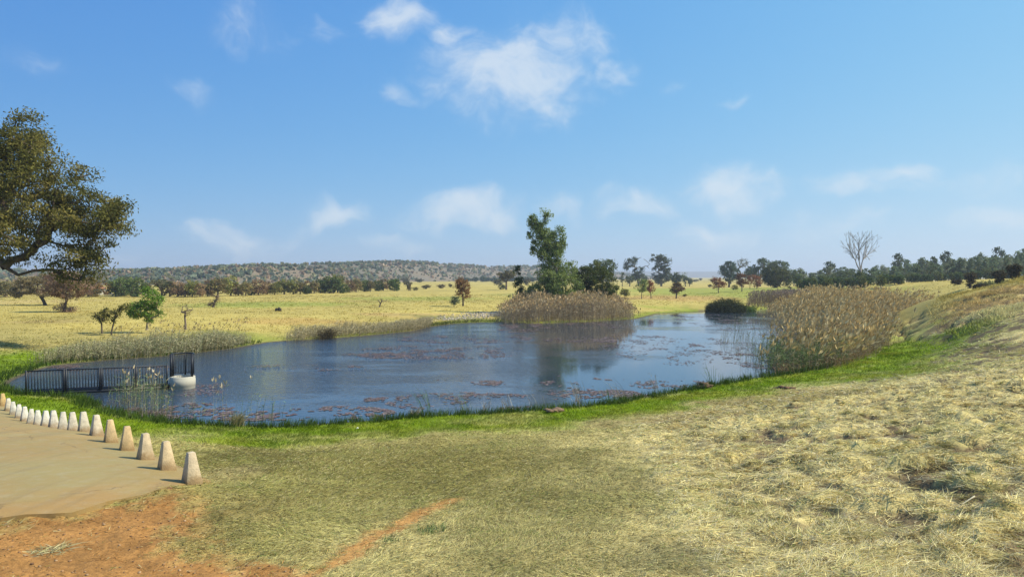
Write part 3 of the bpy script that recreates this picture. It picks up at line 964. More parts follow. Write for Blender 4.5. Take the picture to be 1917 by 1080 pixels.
px_tree('russet_tree', 'small russet-brown tree standing alone left of the far reeds', 'tree', 867, 570, 105, [(866, 538, 13, 14), (868, 550, 13, 9), (864, 527, 7, 6)], 60, 2600, .22, .24, [(.09, .05, .025), (.14, .078, .036), (.17, .11, .05)], .12, seed=29, bark=(.09, .07, .055))
px_tree('grey_green_shrub', 'grey-green shrub at the left foot of the russet tree', 'shrub', 850, 572, 103, [(850, 562, 7, 8)], 18, 600, .2, .2, GUM, .05, seed=30)

# --- trees on the right-hand field
px_tree('parasol_bush', 'little dark parasol-shaped bush on the right field', 'bush', 1266, 555, 140, [(1266, 540, 13, 5), (1268, 534, 6, 4), (1266, 546, 6, 3)], 40, 1500, .3, .3, [(.045, .035, .02), (.08, .055, .03), (.10, .07, .04)], .14, seed=31, flat=.5)
px_tree('pale_sapling', 'pale yellow-green sapling left of the red sapling on the right field', 'tree', 1201, 557, 138, [(1201, 538, 10, 8), (1204, 530, 7, 7)], 26, 800, .32, .3, [(.09, .12, .04), (.13, .16, .05), (.15, .18, .06)], .07, seed=32)
px_tree('red_sapling', 'thin red-brown sapling between the pale sapling and the parasol-shaped bush', 'tree', 1219, 555, 140, [(1218, 540, 7, 8), (1216, 530, 5, 5)], 22, 700, .3, .28, RUST, .08, seed=33)
px_tree('low_bush', 'low round green bush just right of the dense rounded tree', 'bush', 1170, 555, 132, [(1170, 547, 8, 6)], 14, 500, .3, .25, OLIVE, .06, seed=34)
px_tree('shade_tree', 'dark round shade tree reaching the ground in front of the pale gums', 'tree', 1452, 543, 190, [(1450, 515, 22, 19), (1456, 522, 24, 15, -1), (1440, 522, 14, 12), (1466, 526, 14, 9)], 110, 8000, .42, .5, [(.028, .036, .014), (.048, .055, .02), (.085, .08, .03)], .4, seed=35, shell=.7)
px_tree('red_leaf_tree', 'reddish small tree nearest the left gum of the right-hand clump', 'tree', 1345, 547, 165, [(1342, 525, 8, 9), (1350, 533, 6, 6), (1340, 535, 5, 6)], 30, 1000, .34, .34, RUST, .1, seed=36)
px_tree('maroon_tree', 'dark maroon tree with clear stem in front of the bare-crowned gum', 'tree', 1389, 545, 168, [(1388, 522, 9, 10), (1390, 531, 8, 6)], 34, 1300, .34, .34, [(.06, .035, .02), (.10, .05, .03), (.14, .08, .04)], .12, seed=37)
px_tree('pink_leaf_tree', 'small red-brown tree just left of the dark round shade tree', 'tree', 1417, 541, 185, [(1416, 524, 7, 9), (1418, 532, 6, 4)], 26, 900, .36, .36, RUST, .1, seed=38)
px_tree('thin_red_tree', 'faint thin red tree between the maroon tree and the small red-brown one', 'tree', 1404, 541, 190, [(1404, 525, 5, 8)], 16, 420, .36, .36, RUST, .08, seed=39)
px_tree('cone_bush', 'little dark cone-shaped bush right of the round shade tree', 'bush', 1493, 540, 180, [(1493, 523, 7, 8), (1493, 530, 5, 5)], 22, 900, .34, .3, DARKG, .12, seed=40)

# gums far off beyond the field
px_tree('split_gum_tree', 'far gum tree with one leafy arm to the left and bare branches right', 'tree', 1196, 531, 330, [(1178, 493, 9, 7), (1185, 488, 7, 6), (1174, 500, 8, 5), (1195, 510, 10, 12), (1200, 522, 11, 8), (1190, 520, 8, 8)], 70, 3600, .62, .6, [(.03, .042, .028), (.05, .065, .04), (.085, .10, .06)], .38, seed=41,
        bare_px=[(1205, 485), (1212, 490), (1200, 482), (1208, 498), (1215, 502), (1195, 484), (1216, 494)], e=.42)
px_tree('tall_gum_tree', 'tall far gum tree with rounded crown and see-through lower canopy', 'tree', 1238, 532, 320, [(1226, 482, 9, 8), (1240, 486, 12, 8), (1250, 490, 8, 9), (1232, 500, 11, 10), (1246, 503, 9, 8), (1231, 517, 9, 10), (1250, 514, 9, 8), (1240, 520, 14, 7)], 100, 6500, .6, .55, [(.03, .042, .024), (.055, .068, .038), (.09, .10, .055)], .42, seed=42, bark=(.2, .17, .14))
px_tree('round_far_tree', 'round dark far tree right of the tall gum with rounded crown', 'tree', 1267, 533, 300, [(1266, 521, 9, 9)], 36, 1500, .6, .5, DARKG, .3, seed=43)
px_tree('slim_far_tree', 'slim far tree standing just right of the round dark far tree', 'tree', 1283, 532, 310, [(1282, 517, 4, 6), (1283, 524, 4, 6)], 18, 600, .55, .45, GUM, .2, seed=44)
px_tree('stubby_far_tree', 'stubby far bush at the right end of the row after the tall gum', 'bush', 1291, 531, 310, [(1291, 525, 3, 5)], 10, 300, .5, .4, DARKG, .15, seed=45)
px_tree('dark_far_column', 'small dark upright tree left of the split gum', 'tree', 1165, 533, 310, [(1165, 521, 3, 8), (1165, 515, 2, 5)], 12, 420, .5, .4, DARKG, .15, seed=46)
px_tree('dark_far_bush', 'dark bush between the small upright tree and the split gum', 'bush', 1179, 533, 310, [(1179, 523, 7, 7)], 18, 700, .55, .5, DARKG, .2, seed=47)
px_tree('blue_gum_tree', 'dense blue-green gum at the left end of the right-hand clump', 'tree', 1365, 534, 260, [(1362, 505, 13, 12), (1372, 512, 12, 11), (1366, 520, 12, 9), (1366, 496, 8, 6)], 80, 4800, .5, .5, [(.028, .046, .030), (.045, .068, .042), (.07, .095, .055)], .35, seed=48, shell=.7)
px_tree('bare_crowned_gum', 'nearly leafless grey gum between the blue-green gum and the wide gums', 'tree', 1388, 531, 280, [(1390, 492, 11, 8), (1380, 500, 8, 8)], 60, 500, .42, .6, [(.09, .10, .08), (.12, .13, .10), (.14, .14, .11)], .3, seed=49, bark=(.26, .24, .21), e=.4)
px_tree('wide_gum_tree', 'wide gum tree behind the maroon and red trees', 'tree', 1423, 533, 270, [(1408, 505, 11, 9), (1424, 495, 13, 8), (1418, 510, 18, 10), (1400, 512, 9, 9), (1431, 488, 8, 5)], 90, 4600, .52, .5, GUM, .36, seed=50)
px_tree('wide_gum_tree', 'gum tree rising directly behind the dark round shade tree', 'tree', 1455, 534, 270, [(1445, 496, 13, 8), (1462, 498, 14, 9), (1475, 508, 11, 9), (1455, 508, 18, 8)], 90, 4600, .52, .5, GUM, .36, seed=51)

# --- the leafless tree right of centre
b = at(1617, 536, 150); b[2] = gz(b[0], b[1])


def bare_tree(root, H, r0, rng, bark):
    """forks again and again, each twig thinner and more upright"""
    nodes, par, rad = [np.array((0, 0, -.4))], [-1], [r0 * 1.4]

    def limb(p, d, L, r, depth, parent):
        n = 4 if depth < 3 else 3
        bend = rng.normal(size=3) * .10 + np.array((0, 0, .10))
        for i in range(n):
            d = unit(d + bend * .5 + rng.normal(size=3) * .07)
            p = p + d * L / n
            nodes.append(p); par.append(parent); parent = len(nodes) - 1
            rad.append(r * (1 - .38 * (i + 1) / n))
            if depth >= 2 and i < n - 1 and rng.random() < .7:
                side(p, d, L * .55, r * .45, depth + 2, parent)
        if depth < 6:
            for k in range(3 if depth in (0, 1) else 2):
                side(p, d, L * rng.uniform(.66, .86), r * .62, depth + 1, parent)

    def side(p, d, L, r, depth, parent):
        if depth > 6: return
        a = rng.uniform(0, 6.283); s_ = rng.uniform(.32, .62)
        o = unit(np.cross(d, np.array((math.cos(a), math.sin(a), .2))))
        limb(p, unit(d + o * s_), L, r, depth, parent)
    limb(nodes[0], np.array((0, 0, 1.)), H * .27, r0, 0, 0)
    N_ = np.array(nodes); P_ = np.array(par); R_ = np.maximum(np.array(rad), .018)
    N_[:, 2] *= H / N_[:, 2].max()
    mb = MB(); k = np.arange(1, len(N_))
    mb.tubes(N_[P_[k]], N_[k], R_[P_[k]], R_[k], np.array(bark)[None] * rng.uniform(.8, 1.2, (len(k), 1)), 5)
    mb.build('trunk', M_BARK, root)
    return N_


bt = thing('leafless_tree', 'tall leafless grey tree with fanned branches above the golden reeds', 'dead tree', b)
bare_tree(bt, 11.6, .27, np.random.default_rng(78), (.27, .245, .215))
px_tree('ivy_bush', 'dark leafy bush hugging the foot of the leafless tree', 'bush', 1609, 536, 149, [(1609, 520, 9, 9), (1608, 528, 8, 5)], 30, 1500, .3, .3, DARKG, .1, seed=61)

# --- clipped dark bushes along the right-hand bank
for (px, py, Y, w, hh, lab, sd) in [(1817, 538, 92, 7, 16, 'dark two-lobed bush standing on the bare red bank', 62), (1835, 546, 88, 9, 8, 'dark low bush on the slope below the two-lobed one', 63), (1792, 536, 104, 7, 7, 'small dark bush left of the two-lobed bush at the reeds', 64),
                                    (1870, 530, 84, 10, 13, 'dark mushroom-shaped bush on the brow of the right bank', 65), (1899, 524, 76, 11, 17, 'tallest dark mushroom-shaped bush at the right edge', 66)]:
    px_tree('clipped_bush', lab, 'bush', px, py, Y, [(px, py - hh * 1.25, w, hh * .42), (px, py - hh * .55, w * .62, hh * .55)], 40, 2200, .2, .16, [(.025, .022, .014), (.045, .038, .02), (.065, .05, .03)], .12, seed=sd, shell=.7, wid=.5)
px_tree('bank_shrub', 'low green shrub growing on the red earth bank right of the reeds', 'shrub', 1850, 541, 92, [(1850, 534, 18, 5), (1842, 537, 12, 4), (1862, 531, 10, 4)], 40, 1500, .22, .25, [(.06, .07, .03), (.09, .10, .04), (.12, .12, .05)], .05, seed=67)

# --- tree line at the foot of the ridge, little bushes of the plain and the plantation: prototypes, then copies
def proto(name, ells, n_att, n_leaf, L, clump, cols, tr, seed, **kw):
    return tree(name, 'x', 'tree', (0, 0, -200), ells, n_att, n_leaf, L, clump, cols, tr, seed=seed, **kw)


P_ROUND = proto('field_tree', [(0, 0, .62, .42, .42, .34), (.2, .05, .5, .34, .34, .26), (-.25, 0, .5, .3, .3, .26), (.05, 0, .22, .42, .4, .16)], 60, 1500, .12, .08, DARKG, .05, 201, shell=.75)
P_OLIVE = proto('field_tree', [(0, 0, .68, .36, .36, .28), (.24, 0, .5, .28, .28, .24), (-.24, 0, .52, .3, .3, .22), (0, 0, .3, .34, .34, .18)], 55, 1300, .12, .08, OLIVE, .045, 202)
P_BROWN = proto('field_tree', [(0, 0, .64, .4, .4, .30), (.28, 0, .46, .26, .26, .22), (-.3, 0, .48, .28, .28, .22), (0, 0, .25, .4, .4, .18)], 60, 1200, .11, .085, BROWN, .04, 203)
P_MIX = proto('field_tree', [(0, 0, .7, .34, .34, .25), (.22, 0, .5, .32, .3, .26), (-.22, 0, .46, .34, .3, .25), (.05, 0, .24, .38, .36, .16)], 60, 1300, .12, .08, MIX, .045, 204)
P_THORN = proto('thorn_tree', [(0, 0, .82, .5, .5, .12), (.32, 0, .7, .28, .28, .1), (-.32, 0, .68, .3, .3, .1), (.1, 0, .58, .34, .34, .08)], 60, 1200, .11, .08, [(.04, .045, .022), (.065, .065, .032), (.10, .085, .05)], .05, 205, flat=.5)
P_SHRUB = proto('field_shrub', [(0, 0, .5, .5, .5, .42), (.35, 0, .3, .3, .3, .25)], 22, 420, .2, .12, MIX, .04, 206)
P_TALL = proto('plantation_tree', [(0, 0, .86, .11, .11, .12), (.04, 0, .70, .17, .17, .13), (-.05, 0, .52, .2, .2, .15), (.03, 0, .33, .2, .2, .14)], 50, 1000, .085, .045, GUM, .022, 207, shell=.5)
P_TALL2 = proto('plantation_tree', [(-.05, 0, .88, .14, .14, .09), (.1, 0, .76, .15, .15, .1), (-.1, 0, .62, .15, .15, .1), (.06, 0, .44, .2, .2, .14), (0, 0, .25, .16, .16, .1)], 50, 1000, .085, .045, [(.03, .045, .024), (.055, .07, .034), (.085, .10, .05)], .024, 208, shell=.45)
P_THIN = proto('plantation_tree', [(0, 0, .9, .1, .1, .08), (.06, 0, .72, .12, .12, .1), (-.05, 0, .55, .1, .1, .12)], 40, 420, .07, .05, [(.06, .07, .045), (.09, .10, .06), (.12, .13, .08)], .018, 209, bark=(.24, .21, .18), e=.4)
USED = set()


def put(proto_, px, base_py, top_py, half, label, group, name=None, Y=None, cat=None, tint=(1, 1, 1), wscale=.55):
    if Y is None:
        g = ground_at(px, base_py)
    else:
        p = at(px, base_py, Y); g = np.array([p[0], p[1], gz(p[0], p[1])])
    Y = g[1]
    H = CAMZ + (518 - top_py) / F * Y - g[2]
    r = place(proto_, USED, g, half * Y / F / wscale, H, RNG.uniform(0, 6.28), label, group)
    if name: r.name = name
    if cat: r['category'] = cat
    for ch in r.children:
        ch.color = (*tint, 1)
    return r


TL = 'trees and bushes in the line below the ridge'
D, O, B, M, Th = P_ROUND, P_OLIVE, P_BROWN, P_MIX, P_THORN
KIND = {P_ROUND: 'dense dark green tree in the tree line along the far edge of the yellow field', P_OLIVE: 'olive-green leafy tree in the tree line along the far edge of the yellow field',
        P_BROWN: 'brown dry-leaved tree in the tree line along the far edge of the yellow field', P_MIX: 'greyish brown-green tree in the tree line along the far edge of the yellow field',
        P_THORN: 'flat-topped dark tree in the tree line along the far edge of the yellow field'}
for (p, px, by, ty, hw, tint) in [
        (O, -60, 556, 522, 30, 1), (B, -20, 556, 528, 22, 1), (M, 12, 556, 530, 20, 1), (B, 40, 555, 528, 16, 1),
        (D, 218, 555, 525, 17, 1.0), (D, 236, 554, 522, 16, .9), (D, 256, 556, 523, 15, 1.15), (M, 276, 555, 533, 10, 1), (Th, 303, 556, 527, 16, .9), (M, 318, 556, 532, 12, 1.1), (B, 333, 556, 531, 12, 1.1), (B, 347, 556, 533, 11, .9),
        (O, 360, 556, 529, 12, 1.2), (B, 374, 556, 533, 9, 1.1), (B, 389, 555, 528, 13, .9), (M, 408, 555, 525, 14, .9), (O, 432, 554, 522, 14, 1.3), (B, 446, 554, 535, 9, .8), (M, 460, 554, 531, 10, 1.1), (D, 470, 553, 538, 7, 1), (B, 484, 553, 527, 14, .9), (B, 500, 552, 530, 10, .8),
        (O, 514, 552, 532, 10, .9), (O, 532, 551, 527, 13, .9), (O, 549, 551, 528, 13, 1), (M, 562, 551, 531, 10, .9), (B, 576, 550, 528, 10, .9), (D, 575, 551, 537, 7, .8), (M, 588, 550, 530, 9, .9), (D, 601, 549, 525, 12, .8), (D, 617, 549, 520, 14, .9), (O, 632, 548, 519, 12, .9), (D, 642, 549, 533, 9, 1),
        (B, 655, 548, 527, 9, .7), (M, 667, 547, 525, 11, .9), (D, 682, 546, 526, 9, .9), (M, 693, 546, 528, 8, .8), (D, 708, 545, 527, 8, .7), (B, 718, 544, 525, 9, .7)]:
    put(p, px, by, by - (by - ty) * 1.16, hw * 1.45, KIND[p], TL, tint=(tint * 1.5, tint * 1.5, tint * 1.45))
put(D, 738, 545, 520.5, 13, 'round green tree with a clear stem at the right end of the tree line', None, 'round_tree', tint=(1.1, 1.25, .9))
put(Th, 948, 541, 506, 19, 'tall flat-topped thorn tree on the plain left of the leaning gum', None, 'thorn_tree', Y=230, tint=(1.1, 1.0, .9))
put(P_SHRUB, 937, 541, 532, 8, 'low dark green dome bush beside the tall flat-topped thorn tree', None, 'dome_bush', Y=235, cat='bush', tint=(.6, .75, .7))
for (px, by, ty, hw, tint, lab) in [
        (768, 545, 531, 5, (1.2, 1.1, 1.0), 'grey half-bare bush right of the round green tree'), (776, 544, 537, 6, (.9, .9, .9), 'low dark bush beside the grey half-bare bush'), (799, 541, 533, 9, (.8, .8, .8), 'wide dark bush on the plain, first right of the half-bare bush'),
        (825, 540, 532, 8, (.9, .8, .8), 'brown-grey bush on the plain left of the russet tree'), (842, 538, 531, 4, (.6, .7, .7), 'small dark bush just left of the russet tree top'), (1283, 556, 550, 4, (1, 1, .8), 'tiny tuft-like bush right of the parasol-shaped bush'),
        (1330, 538, 532, 4, (.7, .8, .6), 'small dark bush left of the reddish small tree'), (1373, 543, 533, 7, (1.3, 1.4, .8), 'pale olive bush between the reddish and maroon trees'), (1515, 541, 533, 9, (.7, 1.0, .6), 'low green bush right of the cone-shaped bush'),
        (1550, 540, 532, 7, (.5, .6, .5), 'dark stubby bush at the edge of the golden reeds'), (1478, 541, 536, 4, (.8, .9, .7), 'tiny bush at the right foot of the round shade tree'), (955, 557, 552, 4, (1.0, 1.5, .6), 'tiny green bush on the yellow grass behind the far reeds'),
        (1427, 551, 545, 3, (.8, .5, .4), 'tiny dark red bush in front of the small red-brown tree'), (960, 566, 561, 6, (.8, .7, .5), 'tiny brown bush just left of the pointed evergreen shrub')]:
    put(P_SHRUB, px, by, ty, hw, lab, None, 'field_bush', cat='bush', tint=tint)
fg = 'far bushes dotted over the distant plain'
for k in range(34):
    px = RNG.uniform(745, 1345); Y = RNG.uniform(300, 820)
    gy = 518 + 4.1 / Y * F
    put(P_SHRUB, px, gy, gy - RNG.uniform(1.6, 3.6) * F / Y, RNG.uniform(1.6, 3.2) * F / Y, 'small dark bush dotted far off on the pale plain', fg, 'far_bush', Y=Y, cat='bush', tint=(.7, .75, .7))
fg = 'far trees in the dark band at the end of the plain'
for k in range(26):
    px = 858 + k * 6.2 + RNG.uniform(-3, 3); Y = RNG.uniform(560, 700)
    put(P_ROUND if k % 3 else P_OLIVE, px, 518 + 4.1 / Y * F, RNG.uniform(516.5, 522), RNG.uniform(5, 9), 'dark far tree in the band where the plain meets the ridge', fg, 'far_tree', Y=Y, tint=(.7, .8, .75))

PG = 'plantation trees along the right horizon'
for k in range(156):
    row = k % 4
    u = (k // 4) / 38.0
    px = 1492 + u * 470 + RNG.uniform(-9, 9)
    Y = 175 + row * 34 + RNG.uniform(-9, 9)
    if px > 1640 and row == 0: Y += 12
    top = np.interp(px, [1490, 1540, 1560, 1600, 1650, 1700, 1800, 1917, 1970], [505, 503, 494, 503, 494, 489, 478, 468, 464]) + RNG.uniform(-5, 12) + (3 - row) * 3.0
    p = [P_TALL, P_TALL2, P_TALL, P_THIN][int(RNG.integers(0, 4))]
    lab = {P_TALL: 'full grey-green plantation tree with narrow crown on the right horizon', P_TALL2: 'ragged dark green plantation tree with open crown on the right horizon', P_THIN: 'thin half-bare plantation tree on the right horizon'}[p]
    put(p, px, 540, top, RNG.uniform(7, 12), lab, PG, Y=Y, tint=tuple(RNG.uniform(1.0, 1.7) * np.array((1, 1, .95))), wscale=.27)
for (px, top, Y) in [(1553, 489, 240), (1682, 474, 245), (1745, 480, 240), (1770, 470, 240), (1868, 462, 250)]:
    put(P_TALL2, px, 536, top, 12, 'ragged tree rising above the rest of the plantation on the right horizon', PG, Y=Y, wscale=.27)
for k in range(30):
    px = 1496 + k * 14.5 + RNG.uniform(-8, 8)
    Y = 146 if px < 1690 else 172
    put(P_ROUND if k % 2 else P_OLIVE, px, 538, np.interp(px, [1500, 1700, 1917], [521, 514, 500]) + RNG.uniform(-3, 4), RNG.uniform(9, 14), 'low bushy tree at the front foot of the plantation', 'low trees at the foot of the plantation', 'understorey_tree', Y=Y + RNG.uniform(-6, 6), tint=(.8, .95, .85))

# ------------------------------------------------------------------ bollards along the crossing
def bollard_mesh():
    import bmesh
    mb = MB()
    mb.box((0, 0, .19), .245, .245, .48, 0, (1, 1, 1), .40)
    o = mb.build('bollard', M_BOLLARD)
    bm = bmesh.new(); bm.from_mesh(o.data)
    bmesh.ops.dissolve_limit(bm, angle_limit=.02, verts=bm.verts, edges=bm.edges)
    bmesh.ops.bevel(bm, geom=bm.edges[:], offset=.006, segments=1, affect='EDGES')
    bmesh.ops.triangulate(bm, faces=bm.faces[:])
    bm.to_mesh(o.data); bm.free()
    ca = o.data.color_attributes.get('Col')
    if ca:
        ca.data.foreach_set('color', np.ones(len(o.data.vertices) * 4, np.float32))
    return o


ORD = ['second', 'third', 'fourth', 'fifth', 'sixth', 'seventh', 'eighth', 'ninth', 'tenth', 'eleventh', 'twelfth', 'thirteenth', 'fourteenth', 'fifteenth', 'sixteenth', 'seventeenth']
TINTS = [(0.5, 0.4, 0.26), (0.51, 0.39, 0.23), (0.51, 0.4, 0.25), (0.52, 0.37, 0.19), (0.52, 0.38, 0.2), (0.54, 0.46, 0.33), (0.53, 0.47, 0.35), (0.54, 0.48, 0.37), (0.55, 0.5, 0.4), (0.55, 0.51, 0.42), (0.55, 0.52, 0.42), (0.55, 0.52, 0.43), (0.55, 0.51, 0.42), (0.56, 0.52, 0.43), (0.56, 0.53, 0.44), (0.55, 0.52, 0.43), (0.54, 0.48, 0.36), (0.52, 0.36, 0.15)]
bol0 = bollard_mesh()
for i in range(18):
    o = bol0 if i == 0 else bol0.copy()
    if i: COL.objects.link(o)
    k = i if i < 17 else 17.2
    x, y = R0[0] - .8098 * k, R0[1] + .928 * k
    o.location = (x, y, float(smooth_h(np.array([x]), np.array([y]))[0]) + .05)
    o.rotation_euler = (RNG.uniform(-.03, .03), RNG.uniform(-.03, .03), math.atan2(RD[1], RD[0]) + RNG.uniform(-.10, .10))
    o.scale = (1, 1, RNG.uniform(.97, 1.03))
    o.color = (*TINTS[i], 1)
    lab = 'sandy concrete pyramid bollard nearest the camera, at the corner of the road' if i == 0 else \
          ('yellowish concrete pyramid bollard at the far left end of the row' if i == 17 else f'concrete pyramid bollard, {ORD[i - 1]} counted from the near corner of the road')
    tag(o, lab, 'bollard', 'concrete bollards along the road edge')

# ------------------------------------------------------------------ footbridge with railing, and the round intake well
A0 = at(48, 722, 31.2)[:2]; B0 = at(314, 721, 33.2)[:2]
A0 = np.array(A0); B0 = np.array(B0)
dv = (B0 - A0); LEN = float(np.linalg.norm(dv)); dv = dv / LEN
ang = math.atan2(dv[1], dv[0])
STEEL = (.022, .025, .032)
fb = thing('footbridge', 'narrow dark steel footbridge with a barred railing out to the round well', 'footbridge', (A0[0], A0[1], 0), ang)


def bridge_box(name, cx, cy, cz, sx, sy, sz, col=STEEL, parent=fb):
    mb = MB(); mb.box((0, 0, 0), sx, sy, sz, 0, col)
    o = mb.build(name, M_METAL, parent); o.location = (cx, cy, cz); return o


bridge_box('deck', LEN / 2, .42, .15, LEN + .2, .80, .06, (.05, .05, .052))
for yy in (.03, .81):
    bridge_box('deck_beam', LEN / 2, yy, .065, LEN + .2, .06, .11)
for xx in (1.3, 3.5, LEN - .25):
    bridge_box('pier', xx, .42, -.35, .12, .5, .72, (.06, .06, .06))
bridge_box('top_rail', LEN / 2, 0, 1.06, LEN, .05, .05)
bridge_box('bottom_rail', LEN / 2, 0, .24, LEN, .04, .04)
for xx in (0.02, 1.42, 1.50, 2.78, 2.86, 4.15, 4.22, LEN - .03):
    bridge_box('post', xx, 0, .62, .07, .07, .94)
mb = MB(); mb.box((0, 0, 0), .034, .034, .80, 0, STEEL)
bal = None
nb = int(LEN / .112)
for k in range(1, nb):
    xx = k * LEN / nb
    if min(abs(xx - q) for q in (0.02, 1.42, 1.50, 2.78, 2.86, 4.15, 4.22, LEN - .03)) < .05: continue
    if bal is None:
        bal = mb.build('baluster', M_METAL, fb); c = bal
    else:
        c = bal.copy(); COL.objects.link(c); c.parent = fb
    c.location = (xx, 0, .645)

WC = at(342, 703, 33.5); WX, WY = WC[0], WC[1]
WR, WT = .535, .54


def lathe(prof, n=40, col=(1, 1, 1)):
    a = np.arange(n) * 2 * math.pi / n
    V = np.array([[(r * math.cos(t), r * math.sin(t), z) for t in a] for r, z in prof]).reshape(-1, 3)
    tri = []
    for i in range(len(prof) - 1):
        for k in range(n):
            j = (k + 1) % n
            tri += [(i * n + k, i * n + j, (i + 1) * n + j), (i * n + k, (i + 1) * n + j, (i + 1) * n + k)]
    return V, tri


well = thing('intake_well', 'round pale concrete well standing in the water at the end of the footbridge', 'well', (WX, WY, 0))
mb = MB(); v, t = lathe([(WR, -.8), (WR, .13), (WR + .012, .14), (WR + .012, WT - .13), (WR, WT - .12), (WR, WT - .02), (WR - .02, WT), (WR - .11, WT), (WR - .13, WT - .02), (WR - .13, -.8)], 48)
mb.add(v, t, (.42, .395, .32)); mb.build('ring_wall', M_WALL, well, smooth=False)
gr = thing('well_guard', 'taller dark steel guard rail rising round the top of the round concrete well', 'railing', (WX, WY, WT))
GA = [math.radians(a) for a in np.linspace(-152, -28 - 360, 2)]
angs = np.radians(np.linspace(205, -12, 26))       # from the left front round the back to the right front
R_ = WR - .055
pt = lambda a, z: np.array([R_ * math.cos(a), R_ * math.sin(a), z])
for z, nm, rr in ((1.02, 'top_rail', .034), (.10, 'bottom_rail', .02)):
    P = np.array([pt(a, z) for a in angs]); mb = MB()
    mb.tubes(P[:-1], P[1:], np.full(25, rr), np.full(25, rr), STEEL, 6); mb.build(nm, M_METAL, gr)
mb = MB()
mb.box((0, 0, .51), .055, .055, 1.04, 0, STEEL)
pm = None
for a in (angs[0], angs[4], angs[12], angs[18], angs[-1]):
    if pm is None: pm = mb.build('post', M_METAL, gr); c = pm
    else: c = pm.copy(); COL.objects.link(c); c.parent = gr
    q = pt(a, 0); c.location = tuple(q); c.scale = (1.5, 1.5, 1) if a in (angs[0], angs[-1]) else (1, 1, 1)
mb = MB(); mb.box((0, 0, .56), .020, .020, .92, 0, STEEL); pm = None
for k, a in enumerate(angs):
    if k in (0, 4, 12, 18, 25): continue
    if pm is None: pm = mb.build('baluster', M_METAL, gr); c = pm
    else: c = pm.copy(); COL.objects.link(c); c.parent = gr
    c.location = tuple(pt(a, 0))

# ------------------------------------------------------------------ the small house in the trees
hb = at(183, 557, 165); hb[2] = gz(hb[0], hb[1])
hs = thing('small_house', 'small white-walled house with rusty tiled roof among the far trees at left', 'house', hb, .12)
mb = MB(); mb.box((0, 0, .75), 2.5, 2.6, 1.7, 0, (.62, .60, .54)); mb.build('wall', M_WALL, hs)
mb = MB(); z0, z1 = 1.55, 2.35
v = [(-1.45, -1.5, z0), (1.45, -1.5, z0), (1.45, 1.5, z0), (-1.45, 1.5, z0), (-.5, 0, z1), (.5, 0, z1)]
v2 = [(a, b_, c - .1) for a, b_, c in v[:4]]
mb.add(v + v2, [(0, 1, 5), (0, 5, 4), (1, 2, 5), (2, 3, 4), (2, 4, 5), (3, 0, 4), (6, 7, 1), (6, 1, 0), (7, 8, 2), (7, 2, 1), (8, 9, 3), (8, 3, 2), (9, 6, 0), (9, 0, 3), (9, 8, 7), (9, 7, 6)], (.36, .17, .09)); mb.build('roof', M_WALL, hs)
mb = MB(); mb.box((-.55, -1.312, .7), .62, .03, 1.5, 0, (.16, .13, .10)); mb.build('door', M_WALL, hs)
mb = MB(); mb.box((.55, -1.312, .95), .6, .03, .55, 0, (.05, .055, .06)); mb.build('window', M_METAL, hs)
w2 = at(203, 558, 163); w2[2] = gz(w2[0], w2[1])
wl = thing('garden_wall', 'low pale wall standing right of the small white house', 'wall', w2, .1)
mb = MB(); mb.box((0, 0, .3), 1.6, .18, .7, 0, (.55, .53, .49)); mb.build('wall_panel', M_WALL, wl)
mb = MB(); mb.box((0, 0, .675), 1.7, .24, .05, 0, (.48, .46, .42)); mb.build('coping', M_CONC, wl)

# ------------------------------------------------------------------ reeds
PL_STRAW = [(.36, .29, .15), (.30, .23, .12), (.42, .36, .22)]
PL_BROWN = [(.24, .165, .085), (.30, .21, .11), (.18, .125, .07), (.34, .27, .16)]
PL_GREEN = [(.12, .17, .06), (.17, .21, .08), (.09, .13, .045)]


def pick(pal, n, rng):
    pal = np.array(pal)
    return pal[rng.integers(0, len(pal), n)] * rng.uniform(.75, 1.3, (n, 1))


